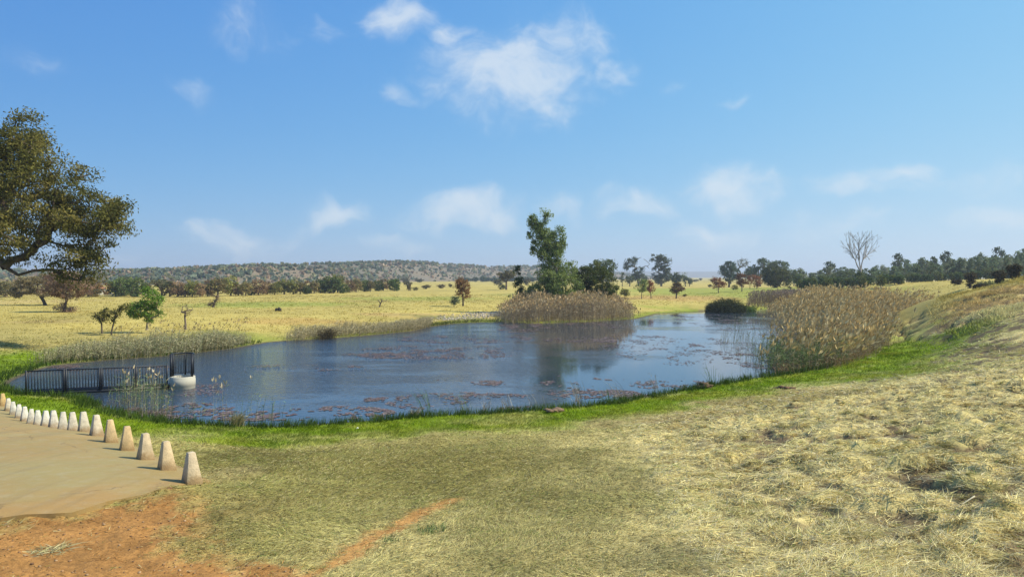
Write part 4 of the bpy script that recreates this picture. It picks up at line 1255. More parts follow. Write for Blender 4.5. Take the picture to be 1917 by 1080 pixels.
def reed_bed(name, label, x, y, H, stem, leaf, plume=None, nleaf=4, lean=.10, wind=(.25, .1), w=.02, lw=.03, ll=.42, pl=.28, pf=.7, seed=0, lowcol=None, cat='reeds', zmin=-.25, stuff=True, rag=.70):
    rng = np.random.default_rng(seed + 900)
    n = len(x)
    z = np.maximum(smooth_h(x, y), zmin)
    P = np.stack([x, y, z], 1)
    H = np.asarray(H) * rng.uniform(rag, 1.14, n)
    tz = np.concatenate([rng.normal(size=(n, 2)) * lean, np.ones((n, 1))], 1)
    T = unit(tz)
    B = np.stack([wind[0] * rng.uniform(.1, 1, n), wind[1] * rng.uniform(.1, 1, n), np.full(n, -.04)], 1)
    a = rng.uniform(0, math.pi, n)
    S = np.stack([np.cos(a), np.sin(a) * .5, np.zeros(n)], 1)
    mb = MB()
    sc = pick(stem, n, rng)
    mb.ribbons(P, T, H, np.full(n, w) * rng.uniform(.7, 1.3, n), B, S, sc, 3, .35)
    for k in range(nleaf):
        t = rng.uniform(.18, .95, n)
        Q = P + H[:, None] * (t[:, None] * T + (t * t)[:, None] * B)
        az = rng.uniform(0, 2 * math.pi, n)
        out = np.stack([np.cos(az), np.sin(az), rng.uniform(.6, 1.8, n)], 1); out[:, 0] += wind[0] * 1.5
        D = unit(out); bd = np.stack([out[:, 0] * .3, out[:, 1] * .3, -rng.uniform(.2, .9, n)], 1)
        S2 = unit(np.cross(D, rng.normal(size=(n, 3))))
        c = pick(leaf, n, rng)
        if lowcol is not None:
            m = sstep(.75, .25, t)[:, None]
            c = c * (1 - m) + pick(lowcol, n, rng) * m
        mb.ribbons(Q, D, ll * rng.uniform(.6, 1.3, n) * np.minimum(1, H / 1.6), np.full(n, lw), bd, S2, c, 2)
    if plume is not None:
        s = rng.random(n) < pf
        Q = (P + H[:, None] * (T * .97 + B * .94))[s]; m = len(Q)
        for k in range(3):
            D = unit(T[s] + B[s] * 3.5 + rng.normal(size=(m, 3)) * .25)
            S2 = unit(np.cross(D, rng.normal(size=(m, 3))))
            mb.diamonds(Q, D, S2, pl * rng.uniform(.7, 1.25, m), np.full(m, pl * .30), pick(plume, m, rng))
    o = mb.build(name, M_REED)
    tag(o, label, cat, kind='stuff' if stuff else None)
    return o


def in_poly(P, n, rng, ypow=1.0):
    P = np.array(P)
    lo, hi = P.min(0), P.max(0)
    X, Y = np.zeros(0), np.zeros(0)
    while len(X) < n:
        x = rng.uniform(lo[0], hi[0], n * 3); y = rng.uniform(lo[1], hi[1], n * 3)
        _, ins = poly_dist([tuple(p) for p in P], x, y)
        keep = ins & (rng.random(len(x)) < (lo[1] / y) ** ypow)
        X = np.concatenate([X, x[keep]]); Y = np.concatenate([Y, y[keep]])
    return X[:n], Y[:n]


rr = np.random.default_rng(55)
# right-hand reed bed
gp = lambda a, b_: tuple(ground_at(a, b_)[:2])
RB = [wpt(1446, 706), wpt(1500, 699), wpt(1572, 690), gp(1622, 668), gp(1664, 642), (33.6, 65), (41, 75), (49, 84), (53, 92), (51, 108), (62, 138), (52, 142), (46, 122), (37, 106), (31, 90), (24.5, 68), wpt(1442, 655)]
x, y = in_poly(RB, 11000, rr, 1.3)
k = rr.random(len(x)) < .12 + .88 * sstep(0, 5.0, x - np.interp(y, [37, 55, 68, 90], [13.0, 19.0, 24.0, 31]))
x, y = x[k] + rr.normal(size=k.sum()) * .45, y[k] + rr.normal(size=k.sum()) * .45
dE, _ = poly_dist([tuple(p) for p in RB], x, y)
h = (1.75 + 1.9 * fbm(x * .4, y * .4, 3, 7)) * (.5 + .5 * sstep(0, 6.5, dE)) * np.interp(y, [40, 60, 120], [1.0, 1.0, .95])
reed_bed('reed_bed', 'broad bed of tall brown reeds with golden plumes right of the pond', x, y, h, PL_BROWN, [(.27, .225, .12), (.36, .31, .19), (.23, .21, .13), (.31, .28, .19)], [(.56, .40, .17), (.61, .48, .24), (.48, .33, .13)], nleaf=5, wind=(.22, -.05), w=.022, lw=.034, ll=.5, pl=.42, pf=.8, seed=1, rag=.5, lean=.17)
x, y = in_poly([wpt(1446, 704), wpt(1500, 699), wpt(1555, 692), wpt(1560, 672), wpt(1440, 655)], 700, rr)
x = x + rr.normal(size=700) * .7; y = y + rr.normal(size=700) * .5
reed_bed('green_reeds', 'greener young reeds along the pond side of the brown reed bed', x, y, np.full(700, 1.5) * (.5 + fbm(x * .8, y * .8, 3, 77)), PL_GREEN + [(.2, .18, .1)], PL_GREEN, nleaf=5, w=.02, lw=.032, ll=.45, seed=2, wind=(.15, -.05))
x, y = in_poly([wpt(1345, 640), wpt(1380, 596), wpt(1440, 590), wpt(1450, 690), wpt(1400, 690)], 420, rr)
reed_bed('sparse_reeds', 'scattered thin reeds standing in open water left of the brown reed bed', x, y, np.full(420, 1.2), [(.22, .20, .13), (.28, .25, .17), (.12, .14, .07)], [(.18, .2, .10), (.25, .23, .14)], nleaf=2, w=.02, lw=.025, ll=.3, seed=3)
x, y = in_poly([wpt(1450, 706), wpt(1500, 700), wpt(1572, 692), gp(1624, 670), gp(1664, 645), gp(1655, 636), wpt(1560, 680), wpt(1455, 690)], 520, rr)
reed_bed('fallen_reeds', 'broken and fallen russet reed stalks along the foot of the brown reed bed', x, y, np.full(520, .8), [(.24, .14, .075), (.32, .22, .12), (.18, .11, .06)], [(.28, .17, .085), (.34, .24, .13)], None, nleaf=4, lean=.6, w=.022, lw=.03, ll=.4, seed=21, wind=(.1, -.2))
# far-shore reeds under the leaning gum
x, y = in_poly([wpt(945, 606), wpt(1000, 606), wpt(1100, 604), wpt(1190, 598), (14.5, 92), (9, 95), (2, 93), (-1.5, 88)], 4600, rr)
x = x + rr.normal(size=len(x)) * .45; y = y + rr.normal(size=len(x)) * .3
u = (x - x.min()) / (x.max() - x.min())
h = 2.45 * (.45 + .55 * sstep(.0, .25, u)) * (1 - .55 * sstep(.80, 1, u)) * (.62 + .72 * fbm(x * .6, y * .5, 3, 5))
reed_bed('far_reeds', 'dense block of tan reeds on the far shore below the leaning gum', x, y, h, [(.36, .27, .17), (.42, .33, .22), (.30, .22, .14)], [(.36, .28, .17), (.42, .35, .23), (.28, .25, .16)], [(.50, .36, .17), (.56, .42, .24)], nleaf=4, w=.026, lw=.036, ll=.42, pl=.34, seed=4, wind=(.12, -.02))
# left-hand far shore: pale reeds in the margin
def margin(pts, width, n, rng, inn=.6):
    W = np.array([wpt(*p) for p in pts]); seg = np.linalg.norm(np.diff(W, axis=0), axis=1); cum = np.concatenate([[0], np.cumsum(seg)])
    s = rng.uniform(0, cum[-1], n)
    x = np.interp(s, cum, W[:, 0]); y = np.interp(s, cum, W[:, 1])
    return x + rng.normal(size=n) * .2, y + rng.uniform(-inn, width, n), s / cum[-1]


x, y, u = margin([(70, 684), (100, 681), (200, 674), (300, 667), (350, 662), (400, 656), (440, 651)], 3.2, 3600, rr)
h = 1.35 * (.65 + .35 * np.sin(np.clip(u, 0, 1) * math.pi)) * (.5 + .9 * fbm(x * .6, y * .6, 3, 9))
reed_bed('margin_reeds', 'pale grey-green reeds along the left far shore behind the footbridge', x, y, h, PL_STRAW + [(.22, .24, .11)], [(.42, .38, .22), (.50, .45, .28), (.28, .30, .14), (.36, .35, .19)], None, nleaf=4, w=.02, lw=.028, ll=.38, seed=5, wind=(.12, .0))
x, y, u = margin([(170, 676), (300, 667), (400, 656), (430, 652)], 5.0, 240, rr, -.8)
x, y = x[:120], y[:120]
reed_bed('plumed_reeds', 'taller reeds with dark seed heads rising from the left far shore', x, y, np.full(120, 1.75), PL_STRAW, PL_STRAW, [(.34, .24, .13), (.40, .29, .16)], nleaf=1, w=.016, pl=.17, pf=1, seed=6, wind=(.2, 0))
x, y, u = margin([(530, 640), (600, 635), (700, 627), (770, 620), (800, 612)], 4.2, 3800, rr, .2)
reed_bed('shore_grass', 'tall bleached grass along the far shore left of the pale stones', x, y, np.full(3800, .95) * (.6 + .7 * fbm(x * .5, y * .5, 3, 2)), PL_STRAW, [(.54, .46, .28), (.46, .38, .21), (.38, .33, .17)], None, nleaf=4, w=.022, lw=.03, ll=.45, seed=7, wind=(.3, 0))
x, y, u = margin([(598, 636), (622, 634)], .7, 260, rr, .3)
reed_bed('dark_sedge', 'dark brown sedge tuft hanging into the water among bleached shore grass', x, y, np.full(260, .9), [(.10, .075, .04), (.13, .10, .06)], [(.11, .08, .045), (.07, .06, .03)], None, nleaf=4, lean=.3, w=.025, lw=.03, ll=.4, seed=8)
x, y, u = margin([(800, 612), (850, 606), (890, 604), (945, 603)], 1.2, 700, rr, .2)
reed_bed('low_sedge', 'low dark green sedge lining the far shore below the pale stones', x, y, np.full(700, .38), [(.08, .09, .03)], [(.09, .10, .03), (.14, .14, .05)], None, nleaf=3, lean=.3, w=.03, lw=.04, ll=.3, seed=9)
# dark sedge clump and the low brown reeds behind it on the right
def blob(px, py, rx, Y, ry, n, rng):
    c = at(px, py, Y); a = rng.uniform(0, 6.283, n); r = np.sqrt(rng.random(n))
    return c[0] + np.cos(a) * r * rx, c[1] + np.sin(a) * r * ry


x, y = blob(1358, 586, 2.9, 105, 2.4, 1500, rr); q = np.hypot((x - x.mean()) / 2.9, (y - y.mean()) / 2.4)
reed_bed('sedge_clump', 'rounded dark green sedge clump at the right end of the far shore', x, y, 2.25 * np.sqrt(np.clip(1.1 - q * q, .08, 1)), [(.05, .055, .02), (.075, .08, .03)], [(.05, .06, .02), (.08, .09, .03), (.035, .04, .018)], None, nleaf=4, lean=.16, w=.05, lw=.06, ll=.6, seed=10, wind=(.1, 0))
x, y = blob(1394, 585, 1.5, 106, 1.6, 420, rr)
reed_bed('bright_sedge', 'bright green low sedge at the right edge of the dark sedge clump', x, y, np.full(420, 1.1), [(.10, .16, .03)], [(.12, .19, .035), (.09, .13, .03)], None, nleaf=4, lean=.2, w=.05, lw=.06, ll=.5, seed=11)
x, y = in_poly([(36.5, 114), (44, 116), (52, 124), (50, 130), (40, 122)], 1500, rr)
reed_bed('brown_reeds', 'low grey-brown reed strip behind the dark sedge clump', x, y, np.full(1500, 1.9), [(.20, .145, .09), (.16, .12, .085)], [(.19, .145, .10), (.24, .19, .13)], [(.28, .21, .15)], nleaf=3, w=.04, lw=.05, ll=.45, seed=12)
# reeds in the near margin
x, y = in_poly([wpt(200, 766), wpt(235, 740), wpt(300, 738), wpt(325, 770), wpt(322, 786), wpt(250, 778)], 260, rr)
reed_bed('near_reeds', 'thin clump of green and straw reeds in front of the footbridge', x, y, np.full(260, 1.35), [(.30, .28, .15), (.16, .22, .08), (.36, .31, .18)], [(.13, .20, .08), (.18, .24, .10), (.34, .30, .17)], [(.44, .34, .18), (.5, .42, .28)], nleaf=2, w=.012, lw=.02, ll=.28, pl=.16, pf=.10, seed=13, lean=.05, wind=(.06, 0))
x, y = in_poly([wpt(190, 766), wpt(215, 745), wpt(300, 752), wpt(345, 786), wpt(250, 778)], 420, rr)
reed_bed('dead_stubble', 'broken brown reed stubble standing in the shallows near the bollards', x, y, np.full(420, .35), [(.17, .11, .07), (.22, .15, .10), (.26, .22, .15)], [(.2, .14, .09)], None, nleaf=1, w=.013, lw=.02, ll=.2, seed=14, lean=.35)
px_r = [(232, 745, 1.75), (262, 742, 1.85), (285, 748, 1.7), (300, 755, 1.8), (252, 752, 1.6), (405, 785, 2.05), (412, 786, 1.9), (418, 784, 1.8), (470, 790, 2.25), (400, 783, 1.75), (424, 786, 1.5)]
W = np.array([wpt(a, b_) for a, b_, c in px_r])
reed_bed('tall_reeds', 'few tall single reed stalks with pale fluffy heads in the near shallows', W[:, 0], W[:, 1], np.array([c for a, b_, c in px_r]) * .95, [(.36, .31, .19)], [(.16, .23, .10), (.3, .27, .15)], [(.50, .42, .28), (.46, .35, .18)], nleaf=2, w=.014, lw=.022, ll=.35, pl=.2, pf=1, seed=15, lean=.025, wind=(-.05, 0))
px_r = [(455, 788), (465, 790), (490, 792), (505, 793), (530, 793), (395, 782), (440, 790), (482, 788), (380, 788), (362, 785), (345, 784), (460, 784), (512, 790)]
W = np.array([wpt(a, b_) for a, b_ in px_r for _ in range(3)]) + rr.normal(size=(39, 2)) * .12
reed_bed('green_shoots', 'scattered short green reed shoots in the shallows near the pale grass tuft', W[:, 0], W[:, 1], np.full(39, 1.05), [(.15, .21, .09), (.28, .26, .15)], [(.15, .23, .09), (.2, .28, .12)], None, nleaf=3, w=.014, lw=.022, ll=.3, seed=16, lean=.06)


def rush(px, py, n, H, label, cols, lean, seed, wind=(-.5, 0), name='rush_clump'):
    rng = np.random.default_rng(seed)
    c = wpt(px, py)
    x = c[0] + rng.normal(size=n) * .13; y = c[1] + rng.normal(size=n) * .13
    reed_bed(name, label, x, y, np.full(n, H), cols, cols, None, nleaf=1, w=.022, lw=.02, ll=.3, seed=seed, lean=lean, wind=wind, cat='rushes', stuff=False)


GR = [(.10, .17, .05), (.16, .23, .08)]
PALE = [(.46, .42, .33), (.36, .31, .22), (.28, .22, .14)]
rush(803, 774, 9, 1.05, 'green bladed rush leaning left, leftmost of the rushes on the near shore', GR, .12, 301)
rush(872, 770, 8, 1.0, 'green bladed rush leaning left, second of the rushes on the near shore', GR, .12, 302)
rush(873, 768, 14, .35, 'short dead brown stump at the foot of the second green rush', PALE, .3, 303, (0, 0), 'dead_rush')
rush(908, 768, 18, .5, 'dead pale rush tuft right of the two green rushes', PALE, .3, 304, (.2, 0), 'dead_rush')
rush(950, 770, 20, .62, 'dead brown rush tuft midway along the near shore', PALE, .25, 305, (-.2, 0), 'dead_rush')
rush(1006, 764, 10, .75, 'curved pale dead rush left of the gum tree reflection', PALE, .15, 306, (-.6, 0), 'dead_rush')
rush(1080, 758, 24, 1.0, 'tallest bleached dead rush right of the gum tree reflection', PALE, .14, 307, (-.55, 0), 'dead_rush')
rush(1135, 752, 10, .6, 'sparse green rush between the bleached rush and the right shore', GR, .2, 308, (-.4, 0))
rush(1165, 748, 12, .95, 'long arching pale rush on the near shore towards the right', PALE, .15, 309, (-.8, 0), 'dead_rush')
rush(1225, 735, 10, .9, 'fine arching pale rush further right than the long arching one', PALE, .12, 310, (-.6, 0), 'dead_rush')
rush(1330, 718, 9, .95, 'thin dark green rush with crossed blades near the brown shore mound', GR, .3, 311, (-.2, 0))
rush(1348, 716, 14, .5, 'short thick green rush right of the brown shore mound', GR, .3, 312, (0, 0))
rush(442, 800, 160, .5, 'pale straw tussock flopping over the near shore below the tall reeds', [(.45, .37, .20), (.38, .29, .14), (.2, .2, .08)], .35, 313, (.7, -.2), 'straw_tussock')
rush(775, 781, 60, .38, 'pale dead grass tussock beside the leftmost green rush', [(.42, .34, .2), (.3, .24, .14)], .35, 314, (.3, -.2), 'straw_tussock')

# ------------------------------------------------------------------ pondweed, stones, clods and litter
def weeds():
    rng = np.random.default_rng(91)
    X, Y = [], []
    for (px, py, rx, ry, n) in [(820, 660, 170, 14, 4200), (690, 664, 95, 8, 1300), (870, 634, 130, 9, 2600), (970, 617, 40, 6, 1200), (1070, 609, 135, 6, 3800), (1095, 636, 80, 6, 1500), (870, 752, 150, 18, 2200), (1060, 740, 75, 28, 1800),
                                (1140, 745, 90, 16, 1800), (620, 776, 120, 16, 2600), (480, 776, 110, 12, 1600), (330, 770, 110, 16, 1800), (1240, 655, 110, 30, 3600), (1385, 612, 70, 24, 4200), (1330, 595, 70, 8, 1500), (1400, 675, 60, 16, 1400), (1270, 722, 90, 12, 1500),
                                (820, 709, 30, 4, 260), (915, 717, 38, 5, 420), (1140, 708, 30, 4, 300), (705, 748, 26, 5, 260), (560, 690, 130, 8, 700), (180, 688, 150, 6, 1600), (330, 735, 90, 18, 700), (1030, 700, 24, 5, 120), (1370, 650, 90, 18, 1500)]:
        g = wpt(px, py); y0 = wpt(px, py + ry)[1]; y1 = wpt(px, py - ry)[1]
        m = n * 2
        a = rng.uniform(0, 6.283, m); r = np.sqrt(rng.random(m))
        x = g[0] + np.cos(a) * r * rx * g[1] / F; y = (y0 + y1) / 2 + np.sin(a) * r * (y1 - y0) / 2
        k = fbm(x * .8, y * .5, 4, 41) + .25 * (vnoise(x * 3, y * 2, 43) - .5) + .3 * (vnoise(x * 9, y * 6, 47) - .5) >.585
        X.append(x[k][:n]); Y.append(y[k][:n])
    x = np.concatenate(X); y = np.concatenate(Y)
    k = shore_dist(x, y) < -.15
    x, y = x[k], y[k]; n = len(x)
    s = rng.uniform(.03, .07, n) * np.interp(y, [25, 90], [.9, 1.5])
    a0 = rng.uniform(0, 6.283, n)
    ring = []
    for j in range(6):
        a = a0 + j * math.pi / 3
        ring.append(np.stack([x + np.cos(a) * s, y + np.sin(a) * s * .8, .006 + rng.uniform(0, .012, n)], 1))
    V = np.stack(ring, 1).reshape(-1, 3)
    idx = (np.arange(n) * 6)[:, None, None] + np.array([(0, 1, 2), (0, 2, 3), (0, 3, 4), (0, 4, 5)])[None]
    c = pick([(.16, .095, .08), (.20, .13, .11), (.13, .08, .06), (.15, .13, .07), (.26, .20, .18)], n, rng)
    mb = MB(); mb.add(V, idx.reshape(-1, 3), np.repeat(c * np.array((.80, .80, .86)), 6, 0))
    tag(mb.build('pondweed', M_WEED), 'reddish-brown pondweed floating in patches on the pond', 'pondweed', kind='stuff')


weeds()


def lump_mesh(mb, c, s, rng, col, flat=.6):
    ph = (1 + 5 ** .5) / 2
    v = np.array([(-1, ph, 0), (1, ph, 0), (-1, -ph, 0), (1, -ph, 0), (0, -1, ph), (0, 1, ph), (0, -1, -ph), (0, 1, -ph), (ph, 0, -1), (ph, 0, 1), (-ph, 0, -1), (-ph, 0, 1)], float) / 1.9
    f = [(0, 11, 5), (0, 5, 1), (0, 1, 7), (0, 7, 10), (0, 10, 11), (1, 5, 9), (5, 11, 4), (11, 10, 2), (10, 7, 6), (7, 1, 8), (3, 9, 4), (3, 4, 2), (3, 2, 6), (3, 6, 8), (3, 8, 9), (4, 9, 5), (2, 4, 11), (6, 2, 10), (8, 6, 7), (9, 8, 1)]
    v = v * rng.uniform(.75, 1.25, (12, 1)) * np.array([s, s * rng.uniform(.7, 1), s * flat])
    mb.add(v + np.asarray(c), f, col)


def stones():
    rng = np.random.default_rng(17)
    mb = MB()
    L = [wpt(725, 606, .6), wpt(800, 599, .6), wpt(860, 592, .6), (wpt(945, 584, .7))]
    for k in range(1500):
        u = rng.random() ** .8 * 3; i = min(int(u), 2); f = u - i
        x = L[i][0] * (1 - f) + L[i + 1][0] * f + rng.normal() * 1.0; y = L[i][1] * (1 - f) + L[i + 1][1] * f + rng.normal() * 1.6
        s = rng.uniform(.05, .15)
        if gz(x, y) < .22: continue
        lump_mesh(mb, (x, y, gz(x, y) + s * .25), s, rng, np.array((.50, .43, .32)) * rng.uniform(.55, 1.1))
    tag(mb.build('pale_stones', M_STONE), 'strip of pale loose stones along the far bank', 'stones', kind='stuff')


stones()


def clod(px, py, s, label, name, cat, col, n=7, mat=None, seed=0, flat=.55):
    rng = np.random.default_rng(seed)
    g = ground_at(px, py)
    root_mb = MB()
    for k in range(n):
        lump_mesh(root_mb, rng.normal(size=3) * np.array([s * .5, s * .35, s * .12]) + np.array([0, 0, s * .15]), s * rng.uniform(.35, .7), rng, np.array(col) * rng.uniform(.8, 1.2), flat)
    o = root_mb.build(name, mat or M_SOIL)
    o.location = tuple(g); tag(o, label, cat)


clod(1040, 772, .42, 'bare brown earth mound at the water edge below the gum tree reflection', 'earth_mound', 'mound', (.20, .13, .075), 9, seed=1, flat=.3)
clod(1318, 727, .42, 'dark brown earth mound at the water edge left of the reed bed', 'earth_mound', 'mound', (.12, .075, .04), 9, seed=2, flat=.4)
clod(1462, 728, .34, 'reddish earth mound on the green bank in front of the reed bed', 'earth_mound', 'mound', (.16, .09, .05), 8, seed=3, flat=.35)
clod(1525, 744, .15, 'small black lump on the turf below the reed bed', 'dark_clod', 'clod', (.012, .013, .012), 5, seed=4, flat=.8)
clod(523, 582, .45, 'dark stump sticking up alone on the yellow grass at left', 'tree_stump', 'stump', (.035, .03, .022), 5, seed=5, flat=1.3)
clod(1655, 710, .07, 'small white litter scrap on the turf right of the reed bed', 'litter_scrap', 'litter', (.7, .69, .66), 2, M_WALL, 6)
clod(1673, 595, .13, 'left white scrap on the slope behind the reed bed', 'litter_scrap', 'litter', (.7, .69, .66), 2, M_WALL, 7)
clod(1684, 597, .11, 'right white scrap on the slope behind the reed bed', 'litter_scrap', 'litter', (.7, .69, .66), 2, M_WALL, 8)
clod(670, 802, .06, 'tiny white scrap on the bright green bank', 'litter_scrap', 'litter', (.7, .69, .66), 2, M_WALL, 9)
clod(317, 918, .06, 'brown clod lying at the road edge beside the nearest bollard', 'road_clod', 'clod', (.2, .10, .05), 4, seed=10)


def full_z(x, y, d=None):
    x = np.asarray(x, float); y = np.asarray(y, float)
    if d is None: d = shore_dist(x, y)
    _, _, _, rough, onroad, _, _ = regions(x, y, d)
    dz, lump, pit = relief(x, y, rough, onroad, d)
    return smooth_h(x, y, d) + dz


def tuft(px, py, n, rad, H, cols, label, name, lean=.6, seed=0, flat=False):
    rng = np.random.default_rng(seed)
    g = ground_at(px, py); g[2] = full_z(g[:1], g[1:2])[0]
    a = rng.uniform(0, 6.283, n); r = np.sqrt(rng.random(n)) * rad
    P = np.stack([np.cos(a) * r, np.sin(a) * r, np.zeros(n)], 1)
    T = np.concatenate([rng.normal(size=(n, 2)) * lean, np.full((n, 1), .25 if flat else 1.0)], 1); T = unit(T)
    S = unit(np.cross(T, rng.normal(size=(n, 3))))
    mb = MB()
    mb.ribbons(P, T, H * rng.uniform(.6, 1.3, n), np.full(n, .011), T * np.array([.4, .4, -.5]), S, pick(cols, n, rng), 2)
    o = mb.build(name, M_BLADE); o.location = tuple(g)
    tag(o, label, 'grass tuft')


tuft(92, 1028, 130, .19, .16, [(.5, .44, .25), (.42, .38, .18)], 'flattened pale straw tuft lying on the red earth', 'straw_tuft', 1.0, 1, True)
tuft(800, 1002, 60, .14, .16, [(.13, .19, .07), (.2, .26, .1)], 'left green grass tuft beside the red earth track', 'green_tuft', .15, 2)
tuft(733, 1014, 46, .10, .14, [(.13, .19, .07), (.2, .26, .1)], 'lower green grass tuft close to the red earth track', 'green_tuft', .2, 3)
tuft(818, 998, 50, .12, .17, [(.11, .17, .07), (.2, .26, .1)], 'rightmost green grass tuft beside the red earth track', 'green_tuft', .15, 4)
g = ground_at(1808, 955); g[2] = full_z(g[:1], g[1:2])[0]
mb = MB(); P = np.array([(-.17, -.06, .04), (-.05, 0, .08), (.08, .05, .13), (.17, .1, .15)])
mb.tubes(P[:-1], P[1:], np.array([.006, .007, .008]), np.array([.007, .008, .011]), (.55, .49, .33), 5)
o = mb.build('dry_stalk', M_BARK); o.location = tuple(g); tag(o, 'thick pale dry stalk lying across the cut grass at lower right', 'stalk')

# ------------------------------------------------------------------ grass blades
def grass():
    rng = np.random.default_rng(33)
    n = 120000
    r = np.exp(rng.uniform(math.log(5.6), math.log(60), n)); th = rng.uniform(-.74, .74, n)
    x, y = r * np.sin(th), r * np.cos(th)
    d = shore_dist(x, y)
    keep = (d > -.05)
    x, y, d, r = x[keep], y[keep], d[keep], r[keep]
    col, green, dirt, rough, onroad, n1, n2 = regions(x, y, d)
    dz, lump, pit = relief(x, y, rough, onroad, d)
    z = smooth_h(x, y, d) + dz
    bare = np.maximum(sstep(.53, .44, lump) * rough * .93, pit)
    dens = (1 - dirt * .93) * (1 - bare) * (1 - onroad)
    k = rng.random(len(x)) < dens
    x, y, z, d, r = x[k], y[k], z[k], d[k], r[k]; col, green, rough, n1, n2, lump = col[k], green[k], rough[k], n1[k], n2[k], lump[k]
    dirt = dirt[k]
    n = len(x)
    flow = fbm(x * .55, y * .55, 3, 131) * 9 + fbm(x * 2.2, y * 2.2, 2, 132) * 3
    hay, turf = MB(), MB()
    nb = 8
    isg = green > .45
    for b in range(nb):
        a = rng.uniform(0, 6.283, n); rad = rng.uniform(.0, .12, n) * np.interp(r, [6, 40], [1, 2.0])
        px, py = x + np.cos(a) * rad, y + np.sin(a) * rad
        W = np.maximum(.0055, .00075 * r) * rng.uniform(.7, 1.3, n)
        fa = flow + rng.normal(size=n) * .75
        up = np.where(rough > .3, rng.uniform(.1, .75, n), rng.uniform(.25, 1.1, n))
        up = np.where(isg, rng.uniform(.8, 2.2, n), up)
        T = unit(np.stack([np.cos(fa), np.sin(fa), up], 1))
        L = np.where(rough > .3, rng.uniform(.08, .24, n), rng.uniform(.045, .11, n))
        L = np.where(isg, rng.uniform(.05, .13, n), L)
        edge = (d < .7) & (y < 60)
        L = np.where(edge, rng.uniform(.14, .36, n), L); T[edge] = unit(T[edge] + np.array([0, 0, 1.2]))
        L = L * np.interp(r, [6, 15, 50], [.95, 1.0, 1.35])
        B = np.stack([T[:, 0] * .25, T[:, 1] * .25, -rng.uniform(.15, .6, n) * np.where(isg, .5, 1)], 1)
        S = unit(np.cross(T, np.stack([rng.normal(size=n) * .5, rng.normal(size=n) * .5, np.ones(n)], 1)))
        c = col * rng.uniform(.85, 1.42, (n, 1)) * np.where(rough > .3, 1.15, 1.0)[:, None]
        v = rng.random(n)[:, None]
        dry = (~isg)[:, None]
        c = np.where(dry & (v < .22) & (rough[:, None] > .25), np.array([[.64, .57, .36]]) * rng.uniform(.8, 1.2, (n, 1)), c)
        lf = dry & (rough[:, None] <= .25)
        c = np.where(lf & (v < .14), np.array([[.46, .40, .20]]) * rng.uniform(.8, 1.25, (n, 1)), c)
        c = np.where(lf & (v > .80) & (v < .93), np.array([[.135, .105, .045]]) * rng.uniform(.7, 1.3, (n, 1)), c)
        c = np.where(dry & (v > .95), np.array([[.20, .27, .07]]), c)
        c = np.where(dry & (v > .88) & (v < .95) & (rough[:, None] > .3), np.array([[.48, .33, .11]]), c)
        c = np.where(dry & (v > .80) & (v < .87) & (rough[:, None] > .3), np.array([[.20, .14, .08]]), c)
        c = np.where(edge[:, None], np.array([[.055, .09, .014]]) * rng.uniform(.7, 1.7, (n, 1)), c)
        P = np.stack([px, py, z + rng.uniform(-.01, .03, n)], 1)
        for m_, sel in ((hay, ~isg & ~edge), (turf, isg | edge)):
            m_.ribbons(P[sel], T[sel], L[sel], W[sel], B[sel], S[sel], c[sel], 1)
    # uncut tussocks standing out of the hay
    m = 2300
    r = np.exp(rng.uniform(math.log(6.2), math.log(30), m)); th = rng.uniform(-.1, .72, m)
    tx, ty = r * np.sin(th), r * np.cos(th)
    td = shore_dist(tx, ty)
    _, tg, tdirt, tr, ton, _, _ = regions(tx, ty, td)
    k = (tr > .5) & (tdirt < .3) & (td > 4) & ~ton
    tx, ty, r = tx[k], ty[k], r[k]; m = len(tx); q = 34
    sz = rng.uniform(.5, 1.2, m) ** 1.5
    hue = np.array([(.50, .42, .20), (.46, .35, .13), (.36, .33, .12), (.52, .46, .27)])[rng.integers(0, 4, m)]
    fl = fbm(tx * .3, ty * .3, 2, 141) * 9
    e = lambda v: np.repeat(v, q, 0)
    a = rng.uniform(0, 6.283, m * q); rad = rng.uniform(0, .15, m * q) * e(sz)
    px, py = e(tx) + np.cos(a) * rad, e(ty) + np.sin(a) * rad
    fa = e(fl) + rng.normal(size=m * q) * .9
    T = unit(np.stack([np.cos(fa), np.sin(fa), rng.uniform(.25, 1.3, m * q)], 1))
    P = np.stack([px, py, full_z(px, py)], 1)
    hay.ribbons(P, T, rng.uniform(.12, .28, m * q) * e(sz), np.maximum(.006, .0007 * e(r)), T * np.array([.5, .5, -.75]), unit(np.cross(T, rng.normal(size=(m * q, 3)) + np.array([0, 0, 1.]))), e(hue) * rng.uniform(.75, 1.3, (m * q, 1)), 2)
    tag(hay.build('cut_grass', M_BLADE), 'pale cut hay grass covering the slope this side of the pond', 'grass', kind='stuff')
    tag(turf.build('green_grass', M_BLADE), 'bright green grass along the near bank of the pond', 'grass', kind='stuff')


grass()


def grit():
    rng = np.random.default_rng(61)
    mb = MB()
    P = np.array(DIRT); lo, hi = P.min(0), P.max(0)
    x = rng.uniform(max(lo[0], -9), hi[0], 2600); y = rng.uniform(5.8, hi[1], 2600)
    _, ins = poly_dist(DIRT, x, y)
    x, y = x[ins], y[ins]; z = full_z(x, y)
    for a, b_, c in zip(x, y, z):
        s = .005 + .016 * rng.random() ** 4
        lump_mesh(mb, (a, b_, c + s * .3), s, rng, np.array([(.30, .17, .08), (.20, .11, .055), (.34, .22, .12)][int(rng.integers(0, 3))]) * rng.uniform(.7, 1.2))
    tag(mb.build('loose_grit', M_SOIL), 'small clods and grit scattered over the red earth', 'grit', kind='stuff')


grit()


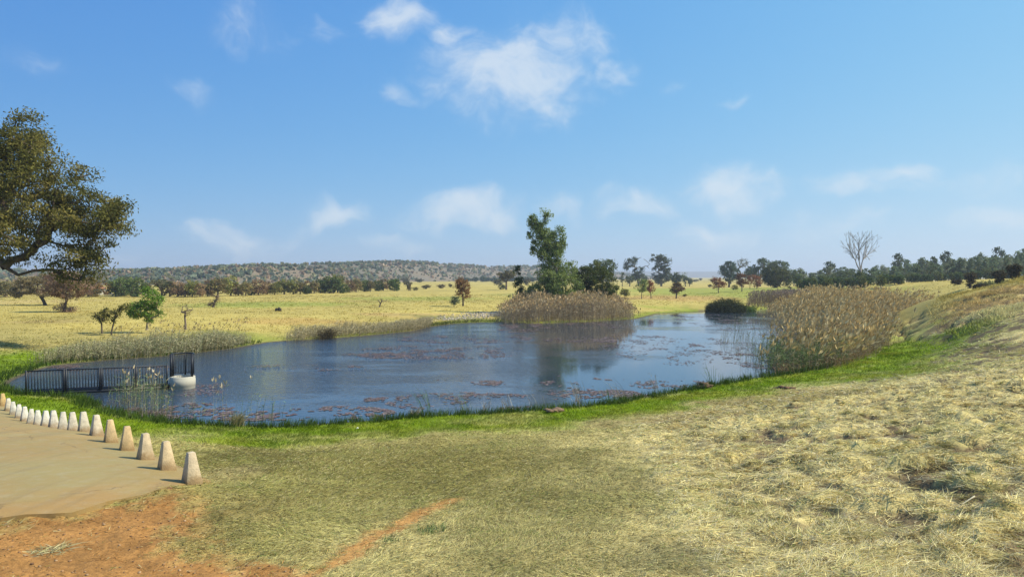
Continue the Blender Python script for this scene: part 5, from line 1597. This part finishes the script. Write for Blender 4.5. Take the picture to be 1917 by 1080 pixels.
def field_grass():
    """standing straw on the far side, coarse enough to break up the surface"""
    rng = np.random.default_rng(35)
    n = 15000; nh = 15000
    y = np.exp(rng.uniform(math.log(44), math.log(170), n)); x = y * rng.uniform(-.80, .72, n)
    yh = rng.uniform(44, 78, nh); x = np.concatenate([x, yh * rng.uniform(.5, .8, nh)]); y = np.concatenate([y, yh])
    d = shore_dist(x, y)
    pit = sstep(.50, .58, fbm(x * .9 + 9, y * .9, 3, 91)) * (x > 24) * (x < 47) * (y > 45) * (y < 63)
    k = (d > .8) & (pit < .5) & ((x < 25) | (y > 118) | (x > np.interp(y, [44, 60, 70, 90], [27, 34, 42, 54])))
    x, y, d = x[k], y[k], d[k]; n = len(x)
    col, *_ = regions(x, y, d)
    z = smooth_h(x, y, d)
    mb = MB()
    for b in range(4):
        T = unit(np.stack([rng.normal(size=n) * .4 + .2, rng.normal(size=n) * .4, np.ones(n)], 1))
        S = np.stack([np.cos(rng.uniform(-.6, .6, n)), np.sin(rng.uniform(-.6, .6, n)), np.zeros(n)], 1)
        P = np.stack([x + rng.normal(size=n) * .2, y + rng.normal(size=n) * .2, z], 1)
        L = rng.uniform(.07, .2, n) * (.6 + .8 * fbm(x * .2, y * .2, 3, 5)) * np.where((x > 25) & (y < 85), .6 + 1.6 * sstep(.5, .65, fbm(x * .7, y * .7, 3, 8)), 1.0)
        mb.ribbons(P, T, L, np.maximum(.02, .0011 * y) * rng.uniform(.6, 1.3, n), T * np.array([.3, .3, -.2]), S, col * rng.uniform(.95, 1.3, (n, 1)), 1)
    tag(mb.build('field_grass', M_BLADE), 'yellow standing straw grass on the wide field beyond the pond', 'grass', kind='stuff')


field_grass()

# ------------------------------------------------------------------ the dusty air
def haze():
    mb = MB(); mb.box((0, 2800, 31.5), 12000, 6400, 67, 0)
    m = bpy.data.materials.new('haze_air'); m.use_nodes = True
    N = NT(m.node_tree)
    v = N.n('ShaderNodeVolumePrincipled', {'Color': (.80, .88, 1.0, 1), 'Density': HAZE, 'Anisotropy': 0.2})
    N.t.links.new(v.outputs[0], N.n('ShaderNodeOutputMaterial').inputs['Volume'])
    o = mb.build('haze', m)
    tag(o, kind='stuff')


HAZE = 0.00034
haze()
